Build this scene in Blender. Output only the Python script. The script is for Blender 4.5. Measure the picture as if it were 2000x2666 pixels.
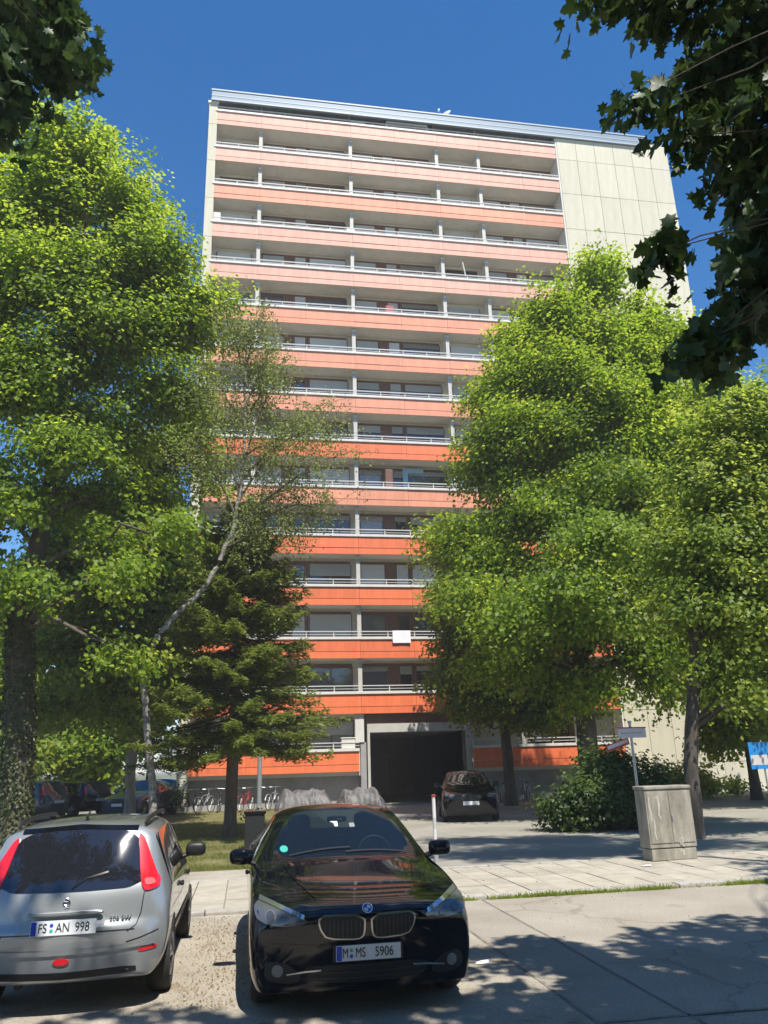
import bpy, bmesh, math, random
import numpy as np
from mathutils import Vector, Matrix, noise
from mathutils.bvhtree import BVHTree

for o in list(bpy.data.objects):
    bpy.data.objects.remove(o)
SC = bpy.context.scene
COL = SC.collection
R = math.radians

# ---------------------------------------------------------------- camera, sky, sun, exposure
CAM_YAW, CAM_PITCH, CAM_ROLL = R(10.034), R(17.768), R(-1.71)
cd = bpy.data.cameras.new('camera')
cam = bpy.data.objects.new('camera', cd)
COL.objects.link(cam)
SC.camera = cam
cd.sensor_fit = 'HORIZONTAL'
cd.sensor_width = 36.0
cd.lens = 36.0 * 2050 / 2000
cd.clip_start = 0.05
cd.clip_end = 3000
_f = Vector((math.sin(CAM_YAW) * math.cos(CAM_PITCH), math.cos(CAM_YAW) * math.cos(CAM_PITCH), math.sin(CAM_PITCH)))
_r = Vector((math.cos(CAM_YAW), -math.sin(CAM_YAW), 0))
_u = _r.cross(_f)
_r2 = _r * math.cos(CAM_ROLL) + _u * math.sin(CAM_ROLL)
_u2 = _u * math.cos(CAM_ROLL) - _r * math.sin(CAM_ROLL)
_m = Matrix((_r2, _u2, -_f)).transposed().to_4x4()
_m.translation = (0, 0, 1.9)
cam.matrix_world = _m

SUN_EL, SUN_AZ = R(62), R(15)          # azimuth: to the right of straight behind the camera
sun_to = Vector((math.sin(SUN_AZ) * math.cos(SUN_EL), -math.cos(SUN_AZ) * math.cos(SUN_EL), math.sin(SUN_EL)))
wd = bpy.data.worlds.new('World')
SC.world = wd
wd.use_nodes = True
nt = wd.node_tree
sky = nt.nodes.new('ShaderNodeTexSky')
sky.sky_type = 'NISHITA'
sky.sun_disc = False
sky.sun_elevation = SUN_EL
sky.sun_rotation = math.atan2(sun_to.x, sun_to.y)
sky.air_density = 1.0
sky.dust_density = 0.1
sky.altitude = 500
sky.ozone_density = 4.0
bg = nt.nodes['Background']
bg.inputs['Strength'].default_value = 0.112
sky_sat = nt.nodes.new('ShaderNodeHueSaturation')
sky_sat.inputs['Saturation'].default_value = 1.31
nt.links.new(sky.outputs[0], sky_sat.inputs['Color'])
nt.links.new(sky_sat.outputs[0], bg.inputs['Color'])
ld = bpy.data.lights.new('sun', 'SUN')
ld.energy = 5.0
ld.angle = R(0.53)
ld.color = (1.0, 0.95, 0.86)
sun = bpy.data.objects.new('sun', ld)
COL.objects.link(sun)
sun.rotation_euler = sun_to.to_track_quat('Z', 'Y').to_euler()
sun.location = (10, -20, 60)
vs = SC.view_settings
vs.view_transform = 'Standard'
vs.look = 'None'
vs.exposure = 0.75
vs.gamma = 1
vs.use_curve_mapping = False
SC.render.engine = 'CYCLES'
cy = SC.cycles
cy.use_denoising = True
cy.max_bounces = 6
cy.diffuse_bounces = 4
cy.glossy_bounces = 3
cy.transmission_bounces = 4
cy.transparent_max_bounces = 6
cy.sample_clamp_indirect = 6

# ---------------------------------------------------------------- helpers
RNG = np.random.default_rng(7)
rnd = random.Random(11)


def tag(o, label=None, cat=None, group=None, kind=None):
    if label: o['label'] = label
    if cat: o['category'] = cat
    if group: o['group'] = group
    if kind: o['kind'] = kind
    return o


def empty(name, loc=(0, 0, 0), rz=0.0):
    o = bpy.data.objects.new(name, None)
    COL.objects.link(o)
    o.location = loc
    o.rotation_euler = (0, 0, rz)
    o.empty_display_size = 0.3
    return o


def thing(name, label, cat, loc=(0, 0, 0), rz=0.0, group=None):
    return tag(empty(name, loc, rz), label, cat, group)


def wloc(o):
    v = Vector((0, 0, 0))
    while o is not None:
        v += o.location
        o = o.parent
    return v


def link(name, me, mat=None, parent=None, loc=None):
    o = bpy.data.objects.new(name, me)
    COL.objects.link(o)
    if mat is not None and len(me.materials) == 0:
        me.materials.append(mat)
    if parent is not None:
        o.parent = parent
    if loc is not None:
        o.location = loc
    return o


def copy_tree(o, parent=None):
    c = o.copy()
    COL.objects.link(c)
    c.parent = parent
    for ch in list(o.children):
        copy_tree(ch, c)
    return c


class MB:
    """collects simple shapes and links them as one mesh"""
    def __init__(s):
        s.v = []
        s.f = []

    def add(s, vs, fs):
        n = len(s.v)
        s.v.extend([tuple(p) for p in vs])
        s.f.extend([tuple(i + n for i in f) for f in fs])
        return s

    def box(s, x0, x1, y0, y1, z0, z1):
        return s.add([(x0, y0, z0), (x1, y0, z0), (x1, y1, z0), (x0, y1, z0), (x0, y0, z1), (x1, y0, z1), (x1, y1, z1), (x0, y1, z1)],
                     [(0, 3, 2, 1), (4, 5, 6, 7), (0, 1, 5, 4), (1, 2, 6, 5), (2, 3, 7, 6), (3, 0, 4, 7)])

    def tube(s, pts, rad, n=8, cap=True):
        pts = [Vector(p) for p in pts]
        if not isinstance(rad, (list, tuple)):
            rad = [rad] * len(pts)
        rings = []
        for i, p in enumerate(pts):
            a = pts[max(0, i - 1)]
            b = pts[min(len(pts) - 1, i + 1)]
            d = (b - a)
            if d.length < 1e-9: d = Vector((0, 0, 1))
            d.normalize()
            ref = Vector((0, 0, 1)) if abs(d.z) < 0.9 else Vector((1, 0, 0))
            t = d.cross(ref).normalized()
            q = d.cross(t)
            rings.append([p + (t * math.cos(2 * math.pi * k / n) + q * math.sin(2 * math.pi * k / n)) * rad[i] for k in range(n)])
        vs = [x for r_ in rings for x in r_]
        fs = []
        for i in range(len(pts) - 1):
            for k in range(n):
                k2 = (k + 1) % n
                fs.append((i * n + k, i * n + k2, (i + 1) * n + k2, (i + 1) * n + k))
        if cap:
            fs.append(tuple(range(n - 1, -1, -1)))
            fs.append(tuple(range((len(pts) - 1) * n, len(pts) * n)))
        return s.add(vs, fs)

    def lathe(s, prof, n=24, axis='z', c=(0, 0, 0)):
        vs = []
        for (r_, h) in prof:
            for k in range(n):
                a = 2 * math.pi * k / n
                if axis == 'z': vs.append((c[0] + r_ * math.cos(a), c[1] + r_ * math.sin(a), c[2] + h))
                elif axis == 'x': vs.append((c[0] + h, c[1] + r_ * math.cos(a), c[2] + r_ * math.sin(a)))
                else: vs.append((c[0] + r_ * math.cos(a), c[1] + h, c[2] + r_ * math.sin(a)))
        fs = []
        for i in range(len(prof) - 1):
            for k in range(n):
                k2 = (k + 1) % n
                fs.append((i * n + k, i * n + k2, (i + 1) * n + k2, (i + 1) * n + k))
        return s.add(vs, fs)

    def rbox(s, c, size, e=0.35, nu=16, nv=10):
        """superellipsoid: a rounded box"""
        def sp(w): return math.copysign(abs(w) ** e, w)
        vs = []
        for j in range(nv + 1):
            ph = -math.pi / 2 + math.pi * j / nv
            for i in range(nu):
                th = 2 * math.pi * i / nu
                vs.append((c[0] + size[0] * sp(math.cos(ph)) * sp(math.cos(th)), c[1] + size[1] * sp(math.cos(ph)) * sp(math.sin(th)), c[2] + size[2] * sp(math.sin(ph))))
        fs = []
        for j in range(nv):
            for i in range(nu):
                i2 = (i + 1) % nu
                fs.append((j * nu + i, j * nu + i2, (j + 1) * nu + i2, (j + 1) * nu + i))
        return s.add(vs, fs)

    def mesh(s, name, off=(0, 0, 0), smooth=False, bevel=0.0):
        me = bpy.data.meshes.new(name)
        me.from_pydata([(p[0] - off[0], p[1] - off[1], p[2] - off[2]) for p in s.v], [], s.f)
        bm = bmesh.new()
        bm.from_mesh(me)
        bmesh.ops.recalc_face_normals(bm, faces=bm.faces)
        if bevel > 0:
            es = [e for e in bm.edges if len(e.link_faces) == 2 and e.calc_face_angle(0) > 0.7]
            bmesh.ops.bevel(bm, geom=es, offset=bevel, segments=2, affect='EDGES', profile=0.6, clamp_overlap=True)
        bm.to_mesh(me)
        bm.free()
        if smooth:
            for p in me.polygons: p.use_smooth = True
            me.set_sharp_from_angle(angle=R(40))
        me.update()
        return me

    def build(s, name, mat=None, parent=None, world=True, smooth=False, bevel=0.0):
        off = wloc(parent) if (parent is not None and world) else Vector((0, 0, 0))
        return link(name, s.mesh(name, off, smooth, bevel), mat, parent)


# ---------------------------------------------------------------- materials
def nodes_of(name):
    m = bpy.data.materials.new(name)
    m.use_nodes = True
    t = m.node_tree
    return m, t, t.nodes['Principled BSDF'], t.nodes, t.links


def mat(name, col, rough=0.6, metal=0.0, var=0.0, vscale=2.0, col2=None, bump=0.0, bscale=60.0, coat=0.0, spec=0.5, stretch=(1, 1, 1), objvar=0.0, detail=6.0, world=False):
    m, t, b, N, L = nodes_of(name)
    b.inputs['Base Color'].default_value = (*col, 1)
    b.inputs['Roughness'].default_value = rough
    b.inputs['Metallic'].default_value = metal
    b.inputs['Coat Weight'].default_value = coat
    b.inputs['Coat Roughness'].default_value = 0.03
    b.inputs['Specular IOR Level'].default_value = spec
    if var or col2 or bump:
        if world:
            tc = N.new('ShaderNodeNewGeometry'); src = tc.outputs['Position']
        else:
            tc = N.new('ShaderNodeTexCoord'); src = tc.outputs['Object']
        mp = N.new('ShaderNodeMapping'); mp.inputs['Scale'].default_value = stretch
        L.new(src, mp.inputs['Vector'])
    if var or col2:
        nz = N.new('ShaderNodeTexNoise'); nz.inputs['Scale'].default_value = vscale; nz.inputs['Detail'].default_value = detail
        nz.inputs['Roughness'].default_value = 0.62
        L.new(mp.outputs[0], nz.inputs['Vector'])
        rp = N.new('ShaderNodeValToRGB')
        c2 = col2 if col2 else tuple(min(1, c * (1 + var)) for c in col)
        c1 = tuple(c * (1 - var) for c in col)
        rp.color_ramp.elements[0].position = 0.32; rp.color_ramp.elements[0].color = (*c1, 1)
        rp.color_ramp.elements[1].position = 0.70; rp.color_ramp.elements[1].color = (*c2, 1)
        L.new(nz.outputs['Fac'], rp.inputs['Fac'])
        out = rp.outputs['Color']
        if objvar:
            oi = N.new('ShaderNodeObjectInfo')
            hs = N.new('ShaderNodeHueSaturation')
            mr = N.new('ShaderNodeMapRange'); mr.inputs['To Min'].default_value = 1 - objvar; mr.inputs['To Max'].default_value = 1 + objvar
            L.new(oi.outputs['Random'], mr.inputs['Value'])
            L.new(mr.outputs[0], hs.inputs['Value'])
            L.new(out, hs.inputs['Color'])
            out = hs.outputs['Color']
        L.new(out, b.inputs['Base Color'])
    if bump:
        nb = N.new('ShaderNodeTexNoise'); nb.inputs['Scale'].default_value = bscale; nb.inputs['Detail'].default_value = 4
        L.new(mp.outputs[0], nb.inputs['Vector'])
        bp = N.new('ShaderNodeBump'); bp.inputs['Strength'].default_value = min(1.0, bump); bp.inputs['Distance'].default_value = 0.02
        L.new(nb.outputs['Fac'], bp.inputs['Height'])
        L.new(bp.outputs[0], b.inputs['Normal'])
    return m


def ground_mat(name, cols, s1, s2, rough=0.9, speck=0.25, bump=0.5, bscale=90, stain=None, cracks=0):
    """two octaves of patchiness, fine grit, optional stains of another colour"""
    m, t, b, N, L = nodes_of(name)
    b.inputs['Roughness'].default_value = rough
    b.inputs['Specular IOR Level'].default_value = 0.25
    g = N.new('ShaderNodeNewGeometry')
    n1 = N.new('ShaderNodeTexNoise'); n1.inputs['Scale'].default_value = s1; n1.inputs['Detail'].default_value = 8
    n2 = N.new('ShaderNodeTexNoise'); n2.inputs['Scale'].default_value = s2; n2.inputs['Detail'].default_value = 3
    for n in (n1, n2): L.new(g.outputs['Position'], n.inputs['Vector'])
    rp = N.new('ShaderNodeValToRGB')
    rp.color_ramp.elements[0].position = 0.3; rp.color_ramp.elements[0].color = (*cols[0], 1)
    rp.color_ramp.elements[1].position = 0.72; rp.color_ramp.elements[1].color = (*cols[1], 1)
    L.new(n1.outputs['Fac'], rp.inputs['Fac'])
    mr = N.new('ShaderNodeMapRange'); mr.inputs['From Min'].default_value = 0.3; mr.inputs['From Max'].default_value = 0.7
    mr.inputs['To Min'].default_value = 1 - speck; mr.inputs['To Max'].default_value = 1 + speck
    L.new(n2.outputs['Fac'], mr.inputs['Value'])
    hs = N.new('ShaderNodeHueSaturation')
    L.new(rp.outputs[0], hs.inputs['Color']); L.new(mr.outputs[0], hs.inputs['Value'])
    out = hs.outputs[0]
    if stain:
        n3 = N.new('ShaderNodeTexNoise'); n3.inputs['Scale'].default_value = stain[1]; n3.inputs['Detail'].default_value = 7
        L.new(g.outputs['Position'], n3.inputs['Vector'])
        r3 = N.new('ShaderNodeValToRGB')
        r3.color_ramp.elements[0].position = stain[2]; r3.color_ramp.elements[0].color = (0, 0, 0, 1)
        r3.color_ramp.elements[1].position = stain[2] + 0.14; r3.color_ramp.elements[1].color = (1, 1, 1, 1)
        L.new(n3.outputs['Fac'], r3.inputs['Fac'])
        mx = N.new('ShaderNodeMixRGB'); mx.inputs['Color2'].default_value = (*stain[0], 1)
        L.new(r3.outputs[0], mx.inputs['Fac']); L.new(out, mx.inputs['Color1'])
        out = mx.outputs[0]
    if cracks:
        nd = N.new('ShaderNodeTexNoise'); nd.inputs['Scale'].default_value = 2.2; nd.inputs['Detail'].default_value = 5
        L.new(g.outputs['Position'], nd.inputs['Vector'])
        va = N.new('ShaderNodeVectorMath'); va.operation = 'MULTIPLY_ADD'
        va.inputs[1].default_value = (0.7, 0.7, 0.0)
        L.new(nd.outputs['Color'], va.inputs[0]); L.new(g.outputs['Position'], va.inputs[2])
        vo = N.new('ShaderNodeTexVoronoi'); vo.feature = 'DISTANCE_TO_EDGE'; vo.inputs['Scale'].default_value = cracks
        L.new(va.outputs[0], vo.inputs['Vector'])
        cr = N.new('ShaderNodeMapRange'); cr.inputs['From Min'].default_value = 0.002; cr.inputs['From Max'].default_value = 0.011
        cr.inputs['To Min'].default_value = 0.76; cr.inputs['To Max'].default_value = 1.0
        L.new(vo.outputs['Distance'], cr.inputs['Value'])
        h2 = N.new('ShaderNodeHueSaturation'); L.new(out, h2.inputs['Color']); L.new(cr.outputs[0], h2.inputs['Value'])
        out = h2.outputs[0]
    L.new(out, b.inputs['Base Color'])
    bp = N.new('ShaderNodeBump'); bp.inputs['Strength'].default_value = bump; bp.inputs['Distance'].default_value = 0.01
    n4 = N.new('ShaderNodeTexNoise'); n4.inputs['Scale'].default_value = bscale; n4.inputs['Detail'].default_value = 3
    L.new(g.outputs['Position'], n4.inputs['Vector'])
    L.new(n4.outputs['Fac'], bp.inputs['Height']); L.new(bp.outputs[0], b.inputs['Normal'])
    return m


def leaf_mat(name, dark, mid, bright, trans=0.35, tcol=None, rough=0.5):
    m, t, b, N, L = nodes_of(name)
    at = N.new('ShaderNodeAttribute'); at.attribute_name = 'rnd'
    rp = N.new('ShaderNodeValToRGB')
    e = rp.color_ramp.elements
    e[0].position = 0.0; e[0].color = (*dark, 1)
    e[1].position = 1.0; e[1].color = (*bright, 1)
    k = e.new(0.55); k.color = (*mid, 1)
    L.new(at.outputs['Fac'], rp.inputs['Fac'])
    L.new(rp.outputs[0], b.inputs['Base Color'])
    b.inputs['Roughness'].default_value = rough
    b.inputs['Specular IOR Level'].default_value = 0.35
    tr = N.new('ShaderNodeBsdfTranslucent')
    hs = N.new('ShaderNodeHueSaturation'); hs.inputs['Value'].default_value = 2.2; hs.inputs['Saturation'].default_value = 1.0
    hs.inputs['Hue'].default_value = 0.485
    L.new(rp.outputs[0], hs.inputs['Color']); L.new(hs.outputs[0], tr.inputs['Color'])
    mx = N.new('ShaderNodeMixShader'); mx.inputs[0].default_value = trans
    L.new(b.outputs[0], mx.inputs[1]); L.new(tr.outputs[0], mx.inputs[2])
    L.new(mx.outputs[0], N['Material Output'].inputs['Surface'])
    return m


def glass_mat(name, col, rough=0.03, objcols=None):
    m, t, b, N, L = nodes_of(name)
    b.inputs['Base Color'].default_value = (*col, 1)
    b.inputs['Roughness'].default_value = rough
    b.inputs['Specular IOR Level'].default_value = 0.7
    b.inputs['Coat Weight'].default_value = 0.6
    b.inputs['Coat Roughness'].default_value = 0.01
    if objcols:
        oi = N.new('ShaderNodeObjectInfo')
        rp = N.new('ShaderNodeValToRGB'); rp.color_ramp.interpolation = 'CONSTANT'
        e = rp.color_ramp.elements
        e[0].position = 0; e[0].color = (*objcols[0], 1)
        e[1].position = 1 / len(objcols); e[1].color = (*objcols[1], 1)
        for i in range(2, len(objcols)):
            k = e.new(i / len(objcols)); k.color = (*objcols[i], 1)
        L.new(oi.outputs['Random'], rp.inputs['Fac'])
        L.new(rp.outputs[0], b.inputs['Base Color'])
    return m


M = {}
M['asphalt'] = ground_mat('asphalt_old', ((0.25, 0.222, 0.182), (0.34, 0.305, 0.255)), 0.7, 55, speck=0.3, stain=((0.16, 0.145, 0.12), 0.9, 0.60), bump=0.8, cracks=0.42)
M['asphalt_bay'] = ground_mat('asphalt_bay', ((0.25, 0.22, 0.175), (0.35, 0.315, 0.26)), 1.3, 50, speck=0.25, stain=((0.19, 0.135, 0.085), 2.2, 0.60))
M['asphalt_patch'] = ground_mat('asphalt_patch', ((0.225, 0.203, 0.17), (0.31, 0.28, 0.235)), 1.1, 70, speck=0.18)
M['drive'] = ground_mat('driveway_asphalt', ((0.20, 0.19, 0.16), (0.29, 0.27, 0.23)), 0.5, 45, speck=0.2, stain=((0.26, 0.25, 0.14), 0.6, 0.62))
M['tar'] = ground_mat('tar_seam', ((0.13, 0.12, 0.10), (0.25, 0.225, 0.19)), 6, 40)
M['slab'] = mat('paving_slab', (0.335, 0.30, 0.24), 0.9, var=0.16, vscale=3, bump=0.35, bscale=70, objvar=0.09, world=True)
M['bed'] = ground_mat('slab_bed', ((0.2, 0.18, 0.135), (0.28, 0.25, 0.19)), 3, 40)
M['kerb'] = mat('kerb_granite', (0.33, 0.31, 0.275), 0.85, var=0.2, vscale=8, bump=0.4, bscale=80, objvar=0.1)
M['soil'] = ground_mat('lawn_soil', ((0.085, 0.085, 0.03), (0.17, 0.15, 0.06)), 1.2, 30, speck=0.3)
M['terrain'] = ground_mat('terrain', ((0.07, 0.085, 0.035), (0.14, 0.13, 0.07)), 0.2, 10)
M['grass'] = leaf_mat('grass_blade', (0.08, 0.11, 0.02), (0.15, 0.17, 0.035), (0.27, 0.24, 0.08), 0.3)
M['litter'] = leaf_mat('dry_leaf', (0.10, 0.06, 0.03), (0.2, 0.12, 0.05), (0.3, 0.2, 0.09), 0.1)

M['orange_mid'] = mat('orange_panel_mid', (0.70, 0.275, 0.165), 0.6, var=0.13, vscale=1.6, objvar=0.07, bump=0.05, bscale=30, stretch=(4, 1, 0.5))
M['orange_glare'] = mat('orange_panel_glare', (0.66, 0.35, 0.26), 0.6, var=0.13, vscale=1.6, objvar=0.07, bump=0.05, bscale=30, stretch=(4, 1, 0.5))  # lens glare wash mixed into the panel colour
M['orange'] = mat('orange_panel', (0.74, 0.165, 0.06), 0.55, var=0.13, vscale=1.6, objvar=0.07, bump=0.05, bscale=30, stretch=(4, 1, 0.5))
M['ledge'] = mat('white_ledge', (0.62, 0.60, 0.55), 0.5, var=0.08, vscale=3)
M['rail'] = mat('white_rail', (0.55, 0.54, 0.52), 0.4, var=0.05)
M['soffit'] = mat('balcony_concrete', (0.62, 0.58, 0.52), 0.85, var=0.08, vscale=1.5)
M['bwall'] = mat('render_wall', (0.66, 0.62, 0.55), 0.9, var=0.06, vscale=1)
M['cream'] = mat('cream_panel', (0.56, 0.52, 0.40), 0.8, var=0.08, vscale=1.1, stretch=(2.5, 1, 0.4), objvar=0.035, bump=0.05)
M['creamgap'] = mat('panel_joint', (0.40, 0.37, 0.27), 0.9, var=0.1)
M['fascia'] = mat('roof_fascia_metal', (0.15, 0.22, 0.29), 0.5, metal=0.0, var=0.06, vscale=2, stretch=(0.3, 1, 6))
M['trim'] = mat('fascia_trim', (0.34, 0.38, 0.42), 0.45, var=0.05)
M['brown'] = mat('brown_frame', (0.16, 0.075, 0.05), 0.45, var=0.15, vscale=4)
M['shutter'] = mat('roller_shutter', (0.62, 0.62, 0.60), 0.55, var=0.05, vscale=2, objvar=0.12)
M['pane'] = glass_mat('window_pane', (0.03, 0.04, 0.05), objcols=[(0.02, 0.026, 0.035), (0.035, 0.04, 0.06), (0.14, 0.14, 0.15), (0.05, 0.045, 0.05), (0.3, 0.3, 0.31), (0.025, 0.03, 0.045), (0.09, 0.1, 0.14)])
M['greywall'] = mat('grey_plinth', (0.30, 0.29, 0.29), 0.9, var=0.15, vscale=1.5)
M['darkroof'] = mat('roof_gravel', (0.2, 0.2, 0.2), 0.95, var=0.2)
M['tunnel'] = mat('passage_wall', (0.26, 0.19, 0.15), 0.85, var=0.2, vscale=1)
M['white'] = mat('white_paint', (0.62, 0.60, 0.56), 0.45, var=0.05)
M['cloth'] = mat('white_cloth', (0.8, 0.8, 0.82), 0.9, var=0.05)
M['cyan'] = mat('light_blue_frame', (0.30, 0.52, 0.68), 0.5, var=0.05)

M['bark'] = mat('bark_maple', (0.05, 0.04, 0.03), 0.95, col2=(0.13, 0.105, 0.08), vscale=7, bump=1.0, bscale=22, stretch=(1, 1, 0.22))
M['barklight'] = mat('bark_pale', (0.16, 0.13, 0.10), 0.95, col2=(0.34, 0.29, 0.24), vscale=6, bump=0.8, bscale=18, stretch=(1, 1, 0.3))
M['bark_birch'] = mat('bark_birch', (0.06, 0.05, 0.042), 0.9, col2=(0.38, 0.35, 0.31), vscale=9, bump=0.5, bscale=20, stretch=(0.6, 0.6, 1.3))
M['bark_twig'] = mat('bark_twig', (0.10, 0.08, 0.06), 0.9, var=0.2, vscale=5)
M['frame_grey'] = mat('entrance_frame', (0.46, 0.44, 0.40), 0.6, var=0.08, vscale=2)
M['bark_fir'] = mat('bark_fir', (0.07, 0.045, 0.032), 0.95, col2=(0.17, 0.115, 0.08), vscale=9, bump=1.0, bscale=25, stretch=(1, 1, 0.3))
M['leaf_maple'] = leaf_mat('leaf_maple', (0.06, 0.115, 0.01), (0.145, 0.225, 0.016), (0.26, 0.315, 0.03), 0.54)
M['leaf_green'] = leaf_mat('leaf_green', (0.06, 0.105, 0.014), (0.125, 0.19, 0.022), (0.22, 0.27, 0.04), 0.52)
M['leaf_olive'] = leaf_mat('leaf_olive', (0.075, 0.125, 0.016), (0.16, 0.225, 0.027), (0.28, 0.325, 0.055), 0.53)
M['leaf_birch'] = leaf_mat('leaf_birch', (0.08, 0.115, 0.025), (0.16, 0.2, 0.045), (0.27, 0.295, 0.09), 0.5)
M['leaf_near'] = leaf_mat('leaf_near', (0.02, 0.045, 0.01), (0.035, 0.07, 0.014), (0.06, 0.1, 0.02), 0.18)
M['leaf_fir'] = leaf_mat('leaf_fir', (0.055, 0.085, 0.014), (0.115, 0.155, 0.024), (0.21, 0.24, 0.04), 0.38)
M['leaf_ivy'] = leaf_mat('leaf_ivy', (0.02, 0.035, 0.01), (0.04, 0.06, 0.015), (0.12, 0.12, 0.04), 0.12)
M['leaf_bush'] = leaf_mat('leaf_bush', (0.025, 0.05, 0.01), (0.05, 0.088, 0.016), (0.11, 0.155, 0.03), 0.35)

M['paint_black'] = mat('car_paint_black', (0.0025, 0.0035, 0.008), 0.35, coat=1.0, spec=0.0)
M['paint_silver'] = mat('car_paint_silver', (0.33, 0.345, 0.355), 0.32, metal=0.5, coat=1.0)
M['paint_grey'] = mat('car_paint_grey', (0.05, 0.055, 0.06), 0.3, metal=0.5, coat=1.0)
M['paint_blue'] = mat('car_paint_blue', (0.02, 0.035, 0.09), 0.3, metal=0.4, coat=1.0)
M['paint_lightblue'] = mat('car_paint_light_blue', (0.14, 0.25, 0.45), 0.3, metal=0.3, coat=1.0)
M['car_glass'] = glass_mat('car_glass', (0.006, 0.009, 0.012), 0.02)
M['windscreen'] = glass_mat('windscreen_glass', (0.01, 0.014, 0.016), 0.015)
_t = M['windscreen'].node_tree
_tr = _t.nodes.new('ShaderNodeBsdfTransparent'); _tr.inputs[0].default_value = (0.62, 0.72, 0.68, 1)
_mx = _t.nodes.new('ShaderNodeMixShader'); _mx.inputs[0].default_value = 0.45
_t.links.new(_t.nodes['Principled BSDF'].outputs[0], _mx.inputs[1]); _t.links.new(_tr.outputs[0], _mx.inputs[2])
_t.links.new(_mx.outputs[0], _t.nodes['Material Output'].inputs['Surface'])
M['seat'] = mat('seat_fabric', (0.06, 0.06, 0.062), 0.9, var=0.2, vscale=12)
M['car_glass_rear'] = glass_mat('car_glass_rear', (0.012, 0.013, 0.018), 0.025)
M['chrome'] = mat('chrome', (0.75, 0.75, 0.76), 0.12, metal=1.0)
M['plastic'] = mat('black_plastic', (0.012, 0.012, 0.013), 0.5)
M['gloss_black'] = mat('gloss_black', (0.004, 0.004, 0.004), 0.15)
M['rubber'] = mat('tyre_rubber', (0.02, 0.02, 0.02), 0.85, var=0.2, vscale=10)
M['alloy'] = mat('alloy_rim', (0.45, 0.45, 0.46), 0.3, metal=0.9)
M['lamp_glass'] = glass_mat('headlamp_lens', (0.075, 0.08, 0.088), 0.06)
M['lamp_dark'] = glass_mat('lamp_projector', (0.05, 0.053, 0.06), 0.1)
M['lamp_ring'] = mat('lamp_ring', (0.2, 0.21, 0.22), 0.35, metal=0.4)
M['slat'] = mat('grille_slat', (0.06, 0.06, 0.062), 0.35, metal=0.4)
M['lamp_inner'] = mat('lamp_reflector', (0.55, 0.57, 0.6), 0.15, metal=0.9)
M['red_lens'] = mat('red_lens', (0.62, 0.012, 0.02), 0.15, coat=1.0)
M['red_pale'] = mat('pink_lens', (0.62, 0.12, 0.13), 0.2, coat=1.0)
M['plate'] = mat('plate_white', (0.62, 0.64, 0.66), 0.35)
M['plate_blue'] = mat('plate_blue', (0.01, 0.05, 0.45), 0.35)
M['ink'] = mat('plate_ink', (0.012, 0.012, 0.014), 0.5)
M['seal'] = mat('seal_green', (0.04, 0.36, 0.29), 0.5)
M['badge_blue'] = mat('badge_blue', (0.03, 0.12, 0.5), 0.25)
M['steel'] = mat('galvanised_steel', (0.42, 0.43, 0.43), 0.45, metal=0.7, var=0.12, vscale=6)
M['cabinet'] = mat('cabinet_concrete', (0.17, 0.155, 0.12), 0.9, col2=(0.36, 0.33, 0.265), vscale=4.5, bump=0.4, bscale=50, stretch=(1, 1, 0.35))
M['sign_white'] = mat('sign_white', (0.5, 0.47, 0.44), 0.5, var=0.1)
M['sign_red'] = mat('sign_red', (0.33, 0.03, 0.03), 0.5, var=0.1)
M['sign_blue'] = mat('sign_blue', (0.01, 0.20, 0.52), 0.4)
M['tarp'] = mat('tarp_grey', (0.035, 0.033, 0.034), 0.6, col2=(0.15, 0.145, 0.15), vscale=2.2, bump=0.4, bscale=9)
M['bike_dark'] = mat('bike_paint_dark', (0.03, 0.03, 0.035), 0.35)
M['bike_blue'] = mat('bike_paint_blue', (0.12, 0.25, 0.45), 0.35)
M['bike_red'] = mat('bike_paint_red', (0.3, 0.03, 0.03), 0.35)
M['bike_silver'] = mat('bike_paint_silver', (0.5, 0.5, 0.52), 0.35, metal=0.6)

# ---------------------------------------------------------------- ground
def sheet(name, x0, x1, y0, y1, z, m, n=(1, 1), kind='structure'):
    nx, ny = n
    vs = [(x0 + (x1 - x0) * i / nx, y0 + (y1 - y0) * j / ny, z) for j in range(ny + 1) for i in range(nx + 1)]
    fs = [(j * (nx + 1) + i, j * (nx + 1) + i + 1, (j + 1) * (nx + 1) + i + 1, (j + 1) * (nx + 1) + i) for j in range(ny) for i in range(nx)]
    me = bpy.data.meshes.new(name)
    me.from_pydata(vs, [], fs)
    return tag(link(name, me, m), kind=kind)


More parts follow.
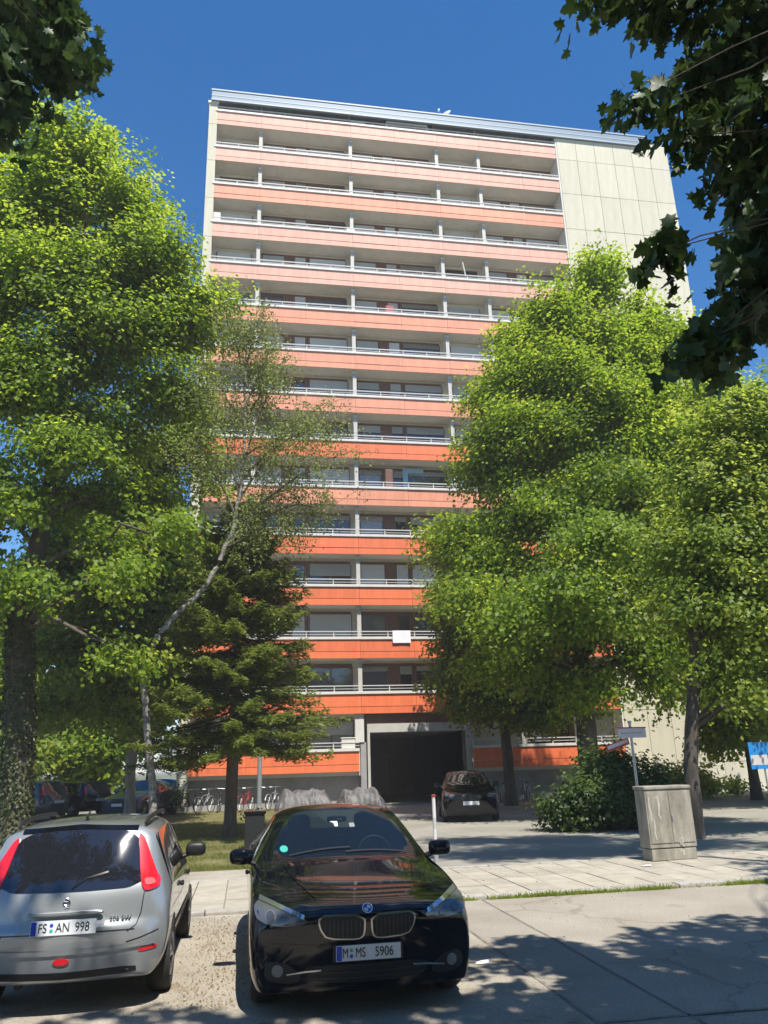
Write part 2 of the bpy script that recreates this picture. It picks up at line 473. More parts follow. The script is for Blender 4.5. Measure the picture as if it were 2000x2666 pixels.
KERB_Y = 12.24
sheet('ground', -1500, 1500, -1500, 1500, -0.03, M['terrain'])
sheet('road', -80, 80, -30, KERB_Y - 0.12, 0.0, M['asphalt'])
sheet('parking_bay', -16, 2.655, 5.5, KERB_Y - 0.12, 0.004, M['asphalt_bay'])
sheet('road_patch', 2.67, 3.40, 4.0, KERB_Y - 0.12, 0.004, M['asphalt_patch'])
for nm, a, b_, c, d in (('road_seam', 2.64, 2.675, 4.0, 12.1), ('road_seam', 3.39, 3.42, 4.0, 12.1), ('road_seam', 2.68, 9.0, 6.40, 6.44)):
    # slightly wandering tar line
    vs, fs = [], []
    n = 40
    for i in range(n + 1):
        t = i / n
        w = 0.014 * noise.noise(Vector((t * 9, a, c)))
        if d - c > b_ - a:
            y = c + (d - c) * t
            vs += [(a + w, y, 0.008), (b_ + w * 1.6, y, 0.008)]
        else:
            x = a + (b_ - a) * t
            vs += [(x, c + w + 0.006 * x, 0.008), (x, d + w * 1.6 + 0.006 * x, 0.008)]
    fs = [(2 * i, 2 * i + 1, 2 * i + 3, 2 * i + 2) for i in range(n)]
    me = bpy.data.meshes.new(nm); me.from_pydata(vs, [], fs)
    tag(link(nm, me, M['tar']), kind='structure')
driveway = sheet('driveway', 2.9, 10.6, 15.45, 54, 0.016, M['drive'])
side_yard = sheet('side_yard', 10.6, 80, 15.45, 70, 0.012, M['drive'])
lawn = sheet('lawn', -40, 2.9, 17.1, 41, 0.020, M['soil'])
verge = sheet('verge_strip', -40, 2.9, 15.45, 17.1, 0.014, M['asphalt_bay'])
car_park = sheet('car_park', -60, -4.2, 30, 70, 0.026, M['drive'])

# pavement: bed sheet plus slabs laid one by one
pav = sheet('pavement', -80, 80, KERB_Y + 0.12, 15.45, 0.010, M['bed'])
sw, sl = 0.50, 0.755
slab_me = MB().box(-sw / 2 + 0.008, sw / 2 - 0.008, -sl / 2 + 0.008, sl / 2 - 0.008, -0.03, 0.0).mesh('slab', bevel=0.006)
slab_me.materials.append(M['slab'])
yrows = 4
for j in range(yrows):
    for i in range(-14, 42):
        o = link('slab', slab_me, None, pav, (i * sw, KERB_Y + 0.13 + sl * (j + 0.5), 0.047 + rnd.uniform(-0.004, 0.004)))
        o.rotation_euler = (rnd.uniform(-0.006, 0.006), rnd.uniform(-0.006, 0.006), rnd.uniform(-0.006, 0.006))
for x0, x1 in ((-80, -7.3), (21.3, 80)):
    o = MB().box(x0, x1, KERB_Y + 0.14, 15.44, -0.02, 0.046).build('slab_run', M['slab'], pav)
edge_me = MB().box(-0.49, 0.49, -0.05, 0.05, -0.05, 0.0).mesh('edging_stone', bevel=0.01)
edge_me.materials.append(M['kerb'])
for i in range(-8, 22):
    link('edging_stone', edge_me, None, pav, (i * 1.0, 15.45, 0.055 + rnd.uniform(-0.003, 0.003)))
kerb = tag(MB().box(-80, -8.51, KERB_Y - 0.12, KERB_Y + 0.12, -0.05, 0.05).box(21.51, 80, KERB_Y - 0.12, KERB_Y + 0.12, -0.05, 0.05).build('kerb', M['kerb']), kind='structure')
kst = MB().box(-0.494, 0.494, -0.118, 0.118, -0.12, 0.0).mesh('kerb_stone', bevel=0.018)
kst.materials.append(M['kerb'])
for i in range(-8, 22):
    o = link('kerb_stone', kst, None, kerb, (i * 1.0, KERB_Y, 0.052 + rnd.uniform(-0.004, 0.004)))
    o.rotation_euler = (rnd.uniform(-0.01, 0.01), 0, rnd.uniform(-0.005, 0.005))


# ---------------------------------------------------------------- leaf clouds
T_QUAD = (np.array([(0, -.5, 0), (.40, -.04, .09), (0, .5, 0), (-.40, -.04, .09)], float), np.array([(0, 1, 2), (0, 2, 3)]))
_mp = [(0, -.5), (.16, -.30), (.44, -.34), (.32, -.10), (.52, .12), (.24, .12), (.2, .34), (0, .55), (-.2, .34), (-.24, .12), (-.52, .12), (-.32, -.10), (-.44, -.34), (-.16, -.30)]
T_MAPLE = (np.array([(0, -.02, -.05)] + [(x, y, .10 * abs(x)) for x, y in _mp], float), np.array([(0, 1 + i, 1 + (i + 1) % len(_mp)) for i in range(len(_mp))]))
T_STAR = (np.array([(0, -.5, 0), (.22, -.12, .05), (.46, .02, .0), (.2, .2, .05), (0, .5, -.05), (-.2, .2, .05), (-.46, .02, 0), (-.22, -.12, .05)], float),
          np.array([(0, 1, 7), (1, 2, 3), (7, 1, 3), (7, 3, 5), (7, 5, 6), (3, 4, 5)]))
T_NEEDLE = (np.array([(-.10, -.5, 0), (.10, -.5, 0), (.16, .1, .02), (0, .5, 0), (-.16, .1, .02)], float), np.array([(0, 1, 2), (0, 2, 4), (4, 2, 3)]))
T_BLADE = (np.array([(-.5, 0, 0), (.5, 0, 0), (0, 1, 0)], float), np.array([(0, 1, 2)]))


def unit(a):
    return a / np.maximum(np.linalg.norm(a, axis=1, keepdims=True), 1e-9)


def cards(name, C, Nn, T, S, tmpl, mat_, parent, rn, W=None):
    """one mesh of small leaf faces. C centres, Nn normals, T lengthwise directions, S sizes, W widths"""
    off = np.array(wloc(parent)) if parent is not None else np.zeros(3)
    tv, tf = tmpl
    n = len(C)
    Nn = unit(Nn)
    T = unit(T - Nn * (T * Nn).sum(1, keepdims=True))
    B = np.cross(T, Nn)
    W = S if W is None else W
    P = (C - off)[:, None, :] + tv[None, :, 0, None] * (B * W[:, None])[:, None, :] + tv[None, :, 1, None] * (T * S[:, None])[:, None, :] + tv[None, :, 2, None] * (Nn * S[:, None])[:, None, :]
    k = len(tv)
    F = (tf[None] + (np.arange(n) * k)[:, None, None]).reshape(-1, 3)
    me = bpy.data.meshes.new(name)
    me.vertices.add(n * k)
    me.vertices.foreach_set('co', P.reshape(-1).astype(np.float32))
    me.loops.add(len(F) * 3)
    me.loops.foreach_set('vertex_index', F.reshape(-1).astype(np.int32))
    me.polygons.add(len(F))
    me.polygons.foreach_set('loop_start', (np.arange(len(F)) * 3).astype(np.int32))
    me.polygons.foreach_set('loop_total', np.full(len(F), 3, np.int32))
    at = me.attributes.new('rnd', 'FLOAT', 'POINT')
    at.data.foreach_set('value', np.repeat(np.clip(rn, 0, 1), k).astype(np.float32))
    me.update(calc_edges=True)
    me.validate()
    return link(name, me, mat_, parent)


def clumps_in(blobs, dens, rg, shell=2.6, gap=0.0, gscale=0.35):
    Cs, Ds, Bi = [], [], []
    for bi, b in enumerate(blobs):
        cx, cy, cz, rx, ry, rz = b[:6]
        n = max(4, int(dens * (rx * ry * rz) ** (2 / 3) * (b[6] if len(b) > 6 else 1)))
        d = unit(rg.normal(size=(n, 3)))
        u = rg.random(n) ** (1 / shell)
        lump = np.array([0.82 + 0.42 * noise.noise(Vector((x * 1.7 + bi * 3.1, y * 1.7, z * 1.7))) for x, y, z in d])
        p = np.array([cx, cy, cz]) + d * (u * lump)[:, None] * np.array([rx, ry, rz])
        if gap > 0:
            g = np.array([noise.noise(Vector(q) * gscale) for q in p])
            keep = g > (gap - 0.5)
            p, d = p[keep], d[keep]
        Cs.append(p); Ds.append(d); Bi.append(np.full(len(p), bi))
    return np.concatenate(Cs), np.concatenate(Ds), np.concatenate(Bi)


def foliage(name, C, D, lpc, size, spread, mat_, parent, rg, tmpl=T_QUAD, flat=0.42, up=0.85, droop=0.25, jit=0.7):
    n = len(C)
    idx = np.repeat(np.arange(n), lpc)
    N_ = len(idx)
    d = D[idx].copy()
    d[:, 2] *= 0.3
    d = unit(d + 1e-3)
    side = np.stack([-d[:, 1], d[:, 0], np.zeros(N_)], 1)
    sc = (spread * rg.uniform(0.65, 1.35, n))[idx]
    a = np.clip(rg.normal(size=N_), -1.7, 1.7) * sc
    b = np.clip(rg.normal(size=N_), -1.7, 1.7) * sc * 0.8
    c = np.clip(rg.normal(size=N_), -1.7, 1.7) * sc * flat
    P = C[idx] + d * a[:, None] + side * b[:, None]
    P[:, 2] += c - droop * (np.abs(a) + np.abs(b)) * 0.6
    nn = up * np.array([0, 0, 1.0]) + 0.7 * D[idx] + jit * rg.normal(size=(N_, 3)) * 0.6
    t = d * 0.8 + np.array([0, 0, -0.5]) + 0.6 * rg.normal(size=(N_, 3))
    s = size * rg.uniform(0.65, 1.25, N_)
    cl = rg.normal(0.5, 0.23, n)[idx]
    rn = cl + rg.normal(0, 0.16, N_)
    return cards(name, P, nn, t, s, tmpl, mat_, parent, rn)


def limb_pts(p0, p1, rg, k=5, bow=0.12, wob=0.05):
    p0, p1 = Vector(p0), Vector(p1)
    L = (p1 - p0).length
    out = []
    for i in range(k + 1):
        t = i / k
        p = p0.lerp(p1, t)
        p.z += bow * L * math.sin(math.pi * t) * (1 - 0.3 * t)
        if 0 < i < k:
            p += Vector(rg.normal(size=3)) * wob * L * 0.5
        out.append(p)
    return out


def tree(name, label, trunk, blobs, dens, lpc, lsz, lmat, bmat, seed, tmpl=T_QUAD, spread=0.45, gap=0.0, group='trees', flat=0.42, shell=2.6, twig=0.12, up=0.85, droop=0.25, cat='tree', limb_r=0.09, start=0.35, jit=0.9, grow=1.22):
    blobs = [(b[0], b[1], b[2], b[3] * grow, b[4] * grow, b[5] * grow) + tuple(b[6:]) for b in blobs]
    rg = np.random.default_rng(seed)
    root = thing(name, label, cat, (trunk[0][0], trunk[0][1], 0.0), 0, group)
    tp = [Vector(p[:3]) for p in trunk]
    mb = MB()
    # root flare and resampled trunk
    pts, rad = [], []
    for i in range(len(trunk) - 1):
        for s in range(6):
            t = s / 6
            p = tp[i].lerp(tp[i + 1], t)
            pts.append(p + Vector((0.03 * noise.noise(p * 1.3), 0.03 * noise.noise(p * 1.3 + Vector((9, 0, 0))), 0)) * 2)
            rad.append(trunk[i][3] * (1 - t) + trunk[i + 1][3] * t)
    pts.append(tp[-1]); rad.append(trunk[-1][3])
    rad[0] *= 1.35
    rad[1] *= 1.1
    pts[0] = pts[0] - Vector((0, 0, 0.05))
    mb.tube(pts, rad, 12)
    mb.build('trunk', bmat, root, smooth=True)
    C, D, Bi = clumps_in(blobs, dens, rg, shell, gap)
    ext = np.maximum(C.max(0) - C.min(0), 0.5) / 2
    D = unit(0.4 * D + 0.7 * unit((C - (C.max(0) + C.min(0)) / 2) / ext))
    bb = MB()
    nt_ = len(pts)
    for bi, b in enumerate(blobs):
        c = Vector(b[:3])
        # leave the trunk below the blob
        cand = [q for q in range(int(nt_ * start), nt_)]
        best = min(cand, key=lambda q: (pts[q] - c).length + 1.2 * max(0, pts[q].z - (c.z - 1.0)))
        l0 = limb_pts(pts[best], c, rg, 6, 0.10)
        r0 = min(rad[best] * 0.75, limb_r * (0.6 + 0.25 * max(b[3:6])))
        bb.tube(l0, [r0 * (1 - 0.75 * i / 6) for i in range(7)], 7)
        ids = np.where(Bi == bi)[0]
        if len(ids):
            for j in rg.choice(ids, size=max(1, int(len(ids) * twig)), replace=False):
                k = int(rg.integers(2, 6))
                l1 = limb_pts(l0[k], Vector(C[j]), rg, 4, 0.08)
                bb.tube(l1, [max(0.006, r0 * 0.32 * (1 - 0.8 * i / 4)) for i in range(5)], 5)
    bb.build('branches', bmat, root, smooth=True)
    foliage('crown', C, D, lpc, lsz, spread, lmat, root, rg, tmpl, flat, up, droop, jit)
    return root

# ---------------------------------------------------------------- apartment tower
FY = 40.20                      # plane of the balcony panels
U = 2.823
def CX(i): return 5.674 + (i - 3) * U
def ZK(k): return 42.77 - 2.75 * k
BLD = thing('apartment_building', 'high-rise apartment block with orange balcony bands and cream end wall', 'building', (8.0, 46.0, 0.0))
BO = Vector((8.0, 46.0, 0.0))
WY = 41.36                      # window wall
x_l, x_r = CX(0), 19.62
# core volumes; passage left open between 6.1 and 11.05 up to 3.44
core = MB()
core.box(x_l, x_r, WY, 55, 4.2, 42.5)
core.box(x_l, 6.08, WY, 55, 0, 4.2).box(11.07, x_r, WY, 55, 0, 4.2)
core.box(6.08, 11.07, WY + 0.4, 55, 3.46, 4.2)
core.build('wall', M['bwall'], BLD)
MB().box(x_l - 0.3, 27.6, 40.45, 55, 42.3, 42.46).build('roof', M['darkroof'], BLD)
# side fin left, in storey lengths
fin_back = MB().box(-3.15, -2.72, 40.27, 55, 0, 41.6).build('end_wall', M['creamgap'], BLD)
for k in range(0, 16):
    z0 = max(0.02, ZK(k + 1) + 0.02); z1 = min(41.62, ZK(k) - 0.005)
    MB().box(-3.19, -2.69, 40.18, 40.6, z0, z1).build('panel', M['cream'], fin_back)
MB().box(-3.27, -2.62, 40.12, 40.7, 41.62, 41.78).build('coping', M['ledge'], BLD)
# cream end wall with storey-high panels
cw = MB().box(x_r, 27.62, 40.19, 55, 0, 42.0).build('end_wall', M['creamgap'], BLD)
pw = (27.66 - x_r) / 6
for k in range(0, 16):
    z0 = max(0.02, ZK(k + 1) + 0.02); z1 = min(42.02, ZK(k) - 0.012)
    me = MB().box(-pw / 2 + 0.012, pw / 2 - 0.012, -0.02, 0.05, z0, z1).mesh('panel')
    me.materials.append(M['cream'])
    for i in range(6):
        link('panel', me, None, cw, Vector((x_r + pw * (i + 0.5), 40.165 + rnd.uniform(-.004, .004), 0)) - BO)
MB().box(x_r - 0.1, x_r, 40.17, WY, 0, 41.9).build('end_wall_return', M['bwall'], BLD)
# roof fascia of three lapped metal strips
fa = MB().box(-3.06, 26.08, 40.02, 40.15, 41.74, 42.58).build('fascia', M['fascia'], BLD)
for (z0, z1, d) in ((41.74, 41.84, 0.03), (42.08, 42.14, 0.014), (42.50, 42.60, 0.035)):
    MB().box(-3.06 - d, 26.08 + d, 40.02 - d, 40.02 - 0.001, z0, z1).build('trim', M['trim'], fa)
MB().box(-2.9, 26.0, 40.16, 40.44, 42.2, 42.55).build('parapet', M['ledge'], BLD)

# balcony slabs, bands, rails
UPM, LOM = {}, {}
for q in ('orange', 'orange_mid', 'orange_glare'):
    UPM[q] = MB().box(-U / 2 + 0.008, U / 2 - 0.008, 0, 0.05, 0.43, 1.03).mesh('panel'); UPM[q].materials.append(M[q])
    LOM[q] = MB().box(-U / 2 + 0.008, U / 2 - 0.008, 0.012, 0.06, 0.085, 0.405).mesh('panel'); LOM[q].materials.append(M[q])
TONE = {1: 'orange_glare', 2: 'orange_glare', 3: 'orange_mid', 4: 'orange_glare', 5: 'orange_glare', 6: 'orange_mid', 7: 'orange_mid', 8: 'orange_mid', 10: 'orange_mid'}  # real row-to-row paint differences, plus glare painted into the paler upper rows
lg_me = MB().box(-U / 2, U / 2, -0.06, 0.14, 1.035, 1.17).mesh('ledge', bevel=0.012); lg_me.materials.append(M['ledge'])
post_me = MB().box(-0.022, 0.022, 0.03, 0.075, 1.171, 1.44).mesh('rail_post'); post_me.materials.append(M['rail'])
rl = MB()
rl.box(-U / 2, U / 2, 0.02, 0.085, 1.43, 1.475)
rl.box(-U / 2, U / 2, 0.045, 0.06, 1.29, 1.315)
rail_me = rl.mesh('rail'); rail_me.materials.append(M['rail'])
col_me = MB().box(-0.105, 0.105, 0.26, 0.48, -1.58, -0.04).mesh('column'); col_me.materials.append(M['frame_grey'])
cap_me = MB().box(-0.12, 0.12, 0.235, 0.5, -0.10, 0.05).mesh('column_head'); cap_me.materials.append(M['ledge'])
balconies = {}
for k in range(1, 16):
    z = ZK(k)
    # each storey's balcony is one part carrying its panels
    segs = [(0, 8)] if k < 15 else [(0, 2.96), (5.0, 8)]
    sb = MB()
    for a, b in segs:
        xa, xb = CX(a) + 0.02, min(CX(b), x_r - 0.11)
        sb.box(xa, xb, FY + 0.07, WY - 0.002, z + 0.09, z + 0.30)
        sb.box(xa, xb, FY + 0.065, FY + 0.14, z + 0.301, z + 1.03)
    bal = sb.build('balcony', M['soffit'], BLD)
    balconies[k] = bal
    for i in range(8):
        if k == 15 and i in (3, 4): continue
        c = Vector((CX(i + 0.5), FY, z)) - BO
        sx = 1.0
        if i == 7: sx = (x_r - 0.11 - CX(7)) / U; c.x = (CX(7) + x_r - 0.11) / 2 - BO.x
        if k == 15 and i == 2: sx = 0.95; c.x -= 0.07
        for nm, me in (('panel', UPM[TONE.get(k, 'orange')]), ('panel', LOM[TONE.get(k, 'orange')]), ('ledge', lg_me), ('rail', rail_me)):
            o = link(nm, me, None, bal, c + Vector((0, rnd.uniform(-0.004, 0.004), 0)))
            o.scale.x = sx
        for s in (-0.5, 0.0):
            link('rail_post', post_me, None, bal, c + Vector((s * U + 0.05, 0, 0)))
    for i in (1, 3, 5, 6):
        if k == 15: continue
        if k == 14 and i == 3: continue
        p = Vector((CX(i), FY, z)) - BO
        link('column', col_me, None, BLD, p)
        link('column_head', cap_me, None, BLD, p)
    if k == 1:
        continue
# screen walls between the flats
for k in range(0, 15):
    zt, zb = ZK(k) + 0.088, ZK(k + 1) + 0.302
    if k == 0: zt = 42.29
    for i in (1, 3, 5, 6):
        if k == 14 and i in (5,): continue
        MB().box(CX(i) - 0.05, CX(i) + 0.05, FY + 0.5, WY - 0.003, zb, zt).build('screen_wall', M['bwall'], BLD)

# windows: shared meshes by width
def window_mesh(w, h, mull=0):
    mb = MB()
    f = 0.075
    mb.box(0, w, -0.07, 0.0, 0, f).box(0, w, -0.07, 0.0, h - f, h).box(0, f, -0.07, 0.0, f, h - f).box(w - f, w, -0.07, 0.0, f, h - f)
    for i in range(mull):
        x = w * (i + 1) / (mull + 1)
        mb.box(x - 0.035, x + 0.035, -0.068, -0.001, f, h - f)
    me = mb.mesh('window'); me.materials.append(M['brown'])
    pm = MB().box(0.07, w - 0.07, -0.03, -0.006, 0.07, h - 0.07).mesh('pane'); pm.materials.append(M['pane'])
    sm = MB()
    ns = 14
    for i in range(ns):
        z0 = -h * 1.0 * (i + 1) / ns; z1 = -h * 1.0 * i / ns
        sm.add([(0.05, -0.115, z0), (w - 0.05, -0.115, z0), (w - 0.05, -0.095, z1), (0.05, -0.095, z1)], [(0, 1, 2, 3)])
    sm.box(0.05, w - 0.05, -0.09, -0.072, -h, 0)
    shm = sm.mesh('shutter'); shm.materials.append(M['shutter'])
    return me, pm, shm
H_W = 1.62
WT = {w: window_mesh(w, H_W, m_) for w, m_ in ((1.38, 0), (0.72, 0), (2.3, 1), (2.1, 1))}
door_me = MB().box(0, 0.55, -0.06, 0, -0.75, H_W).mesh('door'); door_me.materials.append(M['brown'])
post2_me = MB().box(0, 0.13, -0.06, 0, -0.75, H_W).mesh('door_post'); post2_me.materials.append(M['brown'])
lint_me = MB().box(0, 5.15, -0.05, 0, 0, 0.14).mesh('shutter_box'); lint_me.materials.append(M['brown'])
# shutter state per (storey, bay, window): 0 open .. 1 closed
SH = {}
def window_at(k, x, w, zb, fr):
    me, pm, shm = WT[w]
    o = link('window', me, None, BLD, Vector((x, WY - 0.002, zb)) - BO)
    link('pane', pm, None, o)
    if fr > 0.05:
        s = link('shutter', shm, None, o, (0, 0, H_W - 0.02))
        s.scale.z = fr
rs = random.Random(5)
for k in range(0, 15):
    zf = ZK(k + 1) + 0.30
    zb = zf + 0.62
    for bay in (1, 3, 6):
        if k == 14 and bay == 3: continue
        x = CX(bay) + 0.22
        link('shutter_box', lint_me, None, BLD, Vector((x - 0.03, WY - 0.002, zb + H_W + 0.002)) - BO)
        r_ = rs.random()
        full = r_ < 0.30
        fr = [1.0 if full or rs.random() < 0.22 else rs.choice((0, 0, 0.15, 0.4, 0.7)) for _ in range(3)]
        if k >= 7 and bay == 3 and k not in (11,): fr = [min(f_, 0.25) for f_ in fr]
        if k == 11 and bay == 3: fr = [0.95, 0.95, 0.95]
        window_at(k, x, 1.38, zb, fr[0])
        link('door', door_me, None, BLD, Vector((x + 1.40, WY - 0.002, zb)) - BO)
        window_at(k, x + 1.97, 0.72, zb, fr[1])
        link('door_post', post2_me, None, BLD, Vector((x + 2.71, WY - 0.002, zb)) - BO)
        window_at(k, x + 2.86, 2.3, zb, fr[2])
    for bay in (0, 5):
        if k == 14 and bay == 5: continue
        window_at(k, CX(bay) + 0.35, 2.1, zb, rs.choice((0, 0.3, 1.0, 1.0)))
# entrance passage
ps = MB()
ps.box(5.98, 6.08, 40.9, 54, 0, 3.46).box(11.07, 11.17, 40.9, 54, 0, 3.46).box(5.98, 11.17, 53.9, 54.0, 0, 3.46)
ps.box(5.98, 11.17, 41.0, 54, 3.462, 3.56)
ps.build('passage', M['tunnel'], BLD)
MB().box(6.1, 11.05, 40.42, 40.62, 3.44, 3.86).build('lintel', M['frame_grey'], BLD)
MB().box(5.97, 6.1, 40.42, 40.62, 0, 3.86).build('door_jamb', M['frame_grey'], BLD)
MB().box(11.05, 11.3, 40.42, 40.62, 0, 3.86).build('door_jamb', M['frame_grey'], BLD)
MB().box(5.36, 5.80, 40.35, 40.75, 2.98, 4.34).build('pier', M['white'], BLD)
MB().box(5.62, 5.9, 40.40, 40.7, 0, 2.97).build('pier', M['greywall'], BLD)
MB().box(5.9, 11.3, 40.5, 40.64, 3.87, 4.3).build('header_panel', M['brown'], BLD)
for x in (6.9, 8.1, 9.3):                      # garage doors at the passage end
    MB().box(x, x + 1.1, 53.8, 53.88, 0, 2.4).build('door', M['brown'], BLD)
# plinth under the ground floor balconies
MB().box(x_l, 5.6, 40.9, 41.1, 0, 1.6).build('plinth', M['greywall'], BLD)
MB().box(11.32, x_r, 40.9, 41.1, 0, 1.6).build('plinth', M['greywall'], BLD)
for x0, x1 in ((CX(0) + 0.03, 5.6), (11.32, x_r - 0.12)):
    MB().box(x0, x1, FY + 0.3, FY + 0.34, 1.42, 1.6).build('skirt', M['soffit'], BLD)

# things on the balconies and on the roof
dish = thing('satellite_dish', 'grey satellite dish standing on the flat roof edge', 'satellite dish', (12.0, 40.9, 42.46))
MB().tube([(12.0, 40.9, 42.46), (12.0, 40.9, 43.5)], 0.04, 8).build('mast', M['steel'], dish)
dm = MB()
prof = [(0.02 + 0.5 * t, 0.16 * t * t) for t in [i / 8 for i in range(9)]]
dm.lathe(prof, 24, 'y')
dm.lathe([(r_, h + 0.015) for r_, h in prof], 24, 'y')
me = dm.mesh('reflector', smooth=True)
o = link('reflector', me, M['sign_white'], dish, (0.05, -0.1, 0.95)); o.rotation_euler = (R(-25), 0, R(-55))
MB().tube([(12.05, 40.8, 43.15), (11.7, 40.5, 43.35)], 0.018, 6).build('feed_arm', M['steel'], dish)
MB().rbox((11.68, 40.48, 43.37), (0.06, 0.06, 0.08)).build('feed_horn', M['white'], dish)

def cloth(name, label, cat, x0, x1, z0, z1, y, m, seed):
    vs, fs = [], []
    nx, nz = 14, 8
    for side in (0, 1):
        for j in range(nz + 1):
            for i in range(nx + 1):
                x = x0 + (x1 - x0) * i / nx; zz = z0 + (z1 - z0) * j / nz
                w = 0.02 * noise.noise(Vector((x * 4, zz * 1.2, seed))) * (1 - 0.6 * j / nz)
                vs.append((x, y + w + side * 0.008, zz + 0.012 * noise.noise(Vector((x * 3, 0, seed)))))
    a = (nx + 1) * (nz + 1)
    for j in range(nz):
        for i in range(nx):
            q = j * (nx + 1) + i
            fs.append((q, q + 1, q + nx + 2, q + nx + 1))
            fs.append((a + q, a + q + nx + 1, a + q + nx + 2, a + q + 1))
    me = bpy.data.meshes.new(name); me.from_pydata(vs, [], fs)
    for p in me.polygons: p.use_smooth = True
    return tag(link(name, me, m), label, cat)
cloth('towel', 'white towel hanging over a lower orange balcony rail', 'towel', 7.36, 8.30, 7.86, 8.50, FY - 0.09, M['cloth'], 3)
MB().tube([(CX(5) + 1.35, FY + 0.05, ZK(5) + 1.4), (CX(5) + 1.2, FY + 0.03, ZK(5) + 2.35)], 0.045, 8).build('closed_parasol', M['white'])
tag(bpy.data.objects['closed_parasol'], 'closed white parasol leaning above an upper balcony rail', 'parasol')
aw = thing('awning', 'white awning box above a top floor balcony', 'awning', (9.9, 40.6, 41.3))
MB().box(8.05, 10.75, 40.22, 40.75, 41.62, 41.735).build('cassette', M['white'], aw)
MB().box(8.0, 8.08, 40.26, 40.34, 41.1, 41.62).box(10.72, 10.8, 40.26, 40.34, 41.1, 41.62).build('support', M['white'], aw)
bs = thing('storage_box', 'white box on the lowest balcony beside the entrance pier', 'box', (4.9, 40.4, 2.7))
MB().box(4.65, 5.33, 40.24, 40.6, 2.70, 3.16).build('body', M['white'], bs, bevel=0.02)
MB().box(4.62, 5.36, 40.21, 40.63, 3.165, 3.22).build('lid', M['ledge'], bs, bevel=0.02)
cyw = thing('blue_window_surround', 'light blue frame of a balcony glazing on a middle storey', 'window frame', (CX(3) + 3.1, 41.2, ZK(9)))
zz = ZK(10) + 0.3
MB().box(CX(3) + 2.75, CX(3) + 3.05, WY - .25, WY - .15, zz, ZK(9) - 0.12).build('upright', M['cyan'], cyw)
MB().box(CX(3) + 3.051, CX(3) + 3.95, WY - .25, WY - .15, ZK(9) - 0.36, ZK(9) - 0.12).build('crossbar', M['cyan'], cyw)
# a few objects standing on balcony floors
for (k, x, w, h, lab, mm) in ((4, CX(0) + 0.12, 0.42, 1.75, 'tall white cupboard in the left corner of a fourth row balcony', 'white'), (4, CX(3) - 0.33, 0.5, 1.45, 'white cupboard beside the column of a fourth row balcony', 'white'), (6, CX(3) + 1.95, 0.5, 1.6, 'reddish cupboard on a sixth row balcony', 'sign_red'), (10, CX(3) + 1.62, 0.42, 2.1, 'brown wooden screen on a tenth row balcony', 'brown'), (1, CX(3) + 0.1, 0.9, 1.5, 'pale cabinet on the top balcony right of the second column', 'ledge')):
    o = thing('balcony_cupboard', lab, 'cupboard', (x + w / 2, 40.7, ZK(k) + 0.301), 0, 'cupboards on balconies')
    MB().box(x, x + w, 40.45, 40.85, ZK(k) + 0.301, ZK(k) + h + 0.2).build('carcass', M[mm], o, bevel=0.01)
    MB().box(x + 0.02, x + w - 0.02, 40.43, 40.449, ZK(k) + 0.35, ZK(k) + h + 0.17).build('door', M[mm], o)

# ---------------------------------------------------------------- trees
NT = 'trees in front of the apartment block'
# big maple on the left
t_left = tree('maple_tree', 'tall bright green maple with ivy covered trunk behind the silver car', [(-6.3, 25.0, 0, .43), (-6.45, 25.0, 3.0, .38), (-6.75, 25.0, 6.0, .35), (-6.5, 25.0, 8.5, .28), (-6.2, 25, 12, .2), (-6.0, 25, 17, .13), (-6.2, 25, 22, .05)],
     [(-6.9, 25.2, 23.4, 1.9, 1.9, 2.3), (-8.6, 25.4, 21.0, 2.4, 2.4, 2.2), (-5.0, 25.0, 21.3, 1.9, 2.0, 1.8), (-3.6, 24.8, 19.0, 1.7, 1.8, 1.5), (-7.2, 24.4, 17.6, 2.6, 2.4, 1.9), (-2.9, 25.2, 16.9, 1.9, 1.9, 1.3),
      (-4.7, 24.5, 16.2, 2.1, 2.0, 1.5), (-9.5, 25, 16.0, 2.2, 2.4, 2.0), (-7.6, 24.2, 13.9, 2.3, 2.2, 1.6), (-2.6, 25.0, 14.2, 1.5, 1.7, 1.1), (-4.9, 25.5, 13.0, 1.8, 2.0, 1.2), (-1.7, 25.3, 18.0, 0.9, 1.0, 0.7), (-9.0, 25.5, 11.0, 1.8, 2, 1.2, .7), (-6.0, 26.5, 10.6, 1.6, 1.6, .8, .5), (-3.9, 26, 10.6, 1.4, 1.4, .9), (-9.3, 25.4, 8.4, 1.7, 1.8, 1.0, .8), (-8.0, 27, 6.2, 1.5, 1.6, .9, .7), (-5.6, 23.8, 11.4, 1.7, 1.3, 1.0), (-7.4, 23.6, 9.6, 1.6, 1.2, .9, .8), (-4.2, 24.2, 8.6, 1.3, 1.2, .8, .7), (-6.2, 23.6, 7.2, 1.3, 1.1, .7, .6), (-8.6, 23.8, 6.4, 1.3, 1.1, .7, .7), (-5.0, 25.0, 18.4, 1.6, 1.6, 1.3), (-6.2, 25, 15.2, 1.8, 1.8, 1.3), (-3.5, 22.9, 7.2, 1.2, .8, .6, .6), (-2.3, 23.0, 8.8, 1.0, .8, .6, .5), (-3.3, 22.9, 5.0, 1.1, .8, .5, .5)],
     46, 50, 0.168, M['leaf_maple'], M['bark'], 21, T_QUAD, spread=0.46, gap=0.20, group=NT, limb_r=0.10, up=.8, grow=1.12, shell=2.0)
rgi = np.random.default_rng(3)
n = 5200
zz_ = rgi.uniform(0.05, 6.5, n); an = rgi.uniform(0, 2 * math.pi, n)
rr = np.interp(zz_, [0, 0.4, 3, 6.5], [.58, .46, .41, .37]) + rgi.uniform(-0.02, 0.07, n)
cx = np.interp(zz_, [0, 3, 6, 6.5], [-6.3, -6.45, -6.75, -6.75])
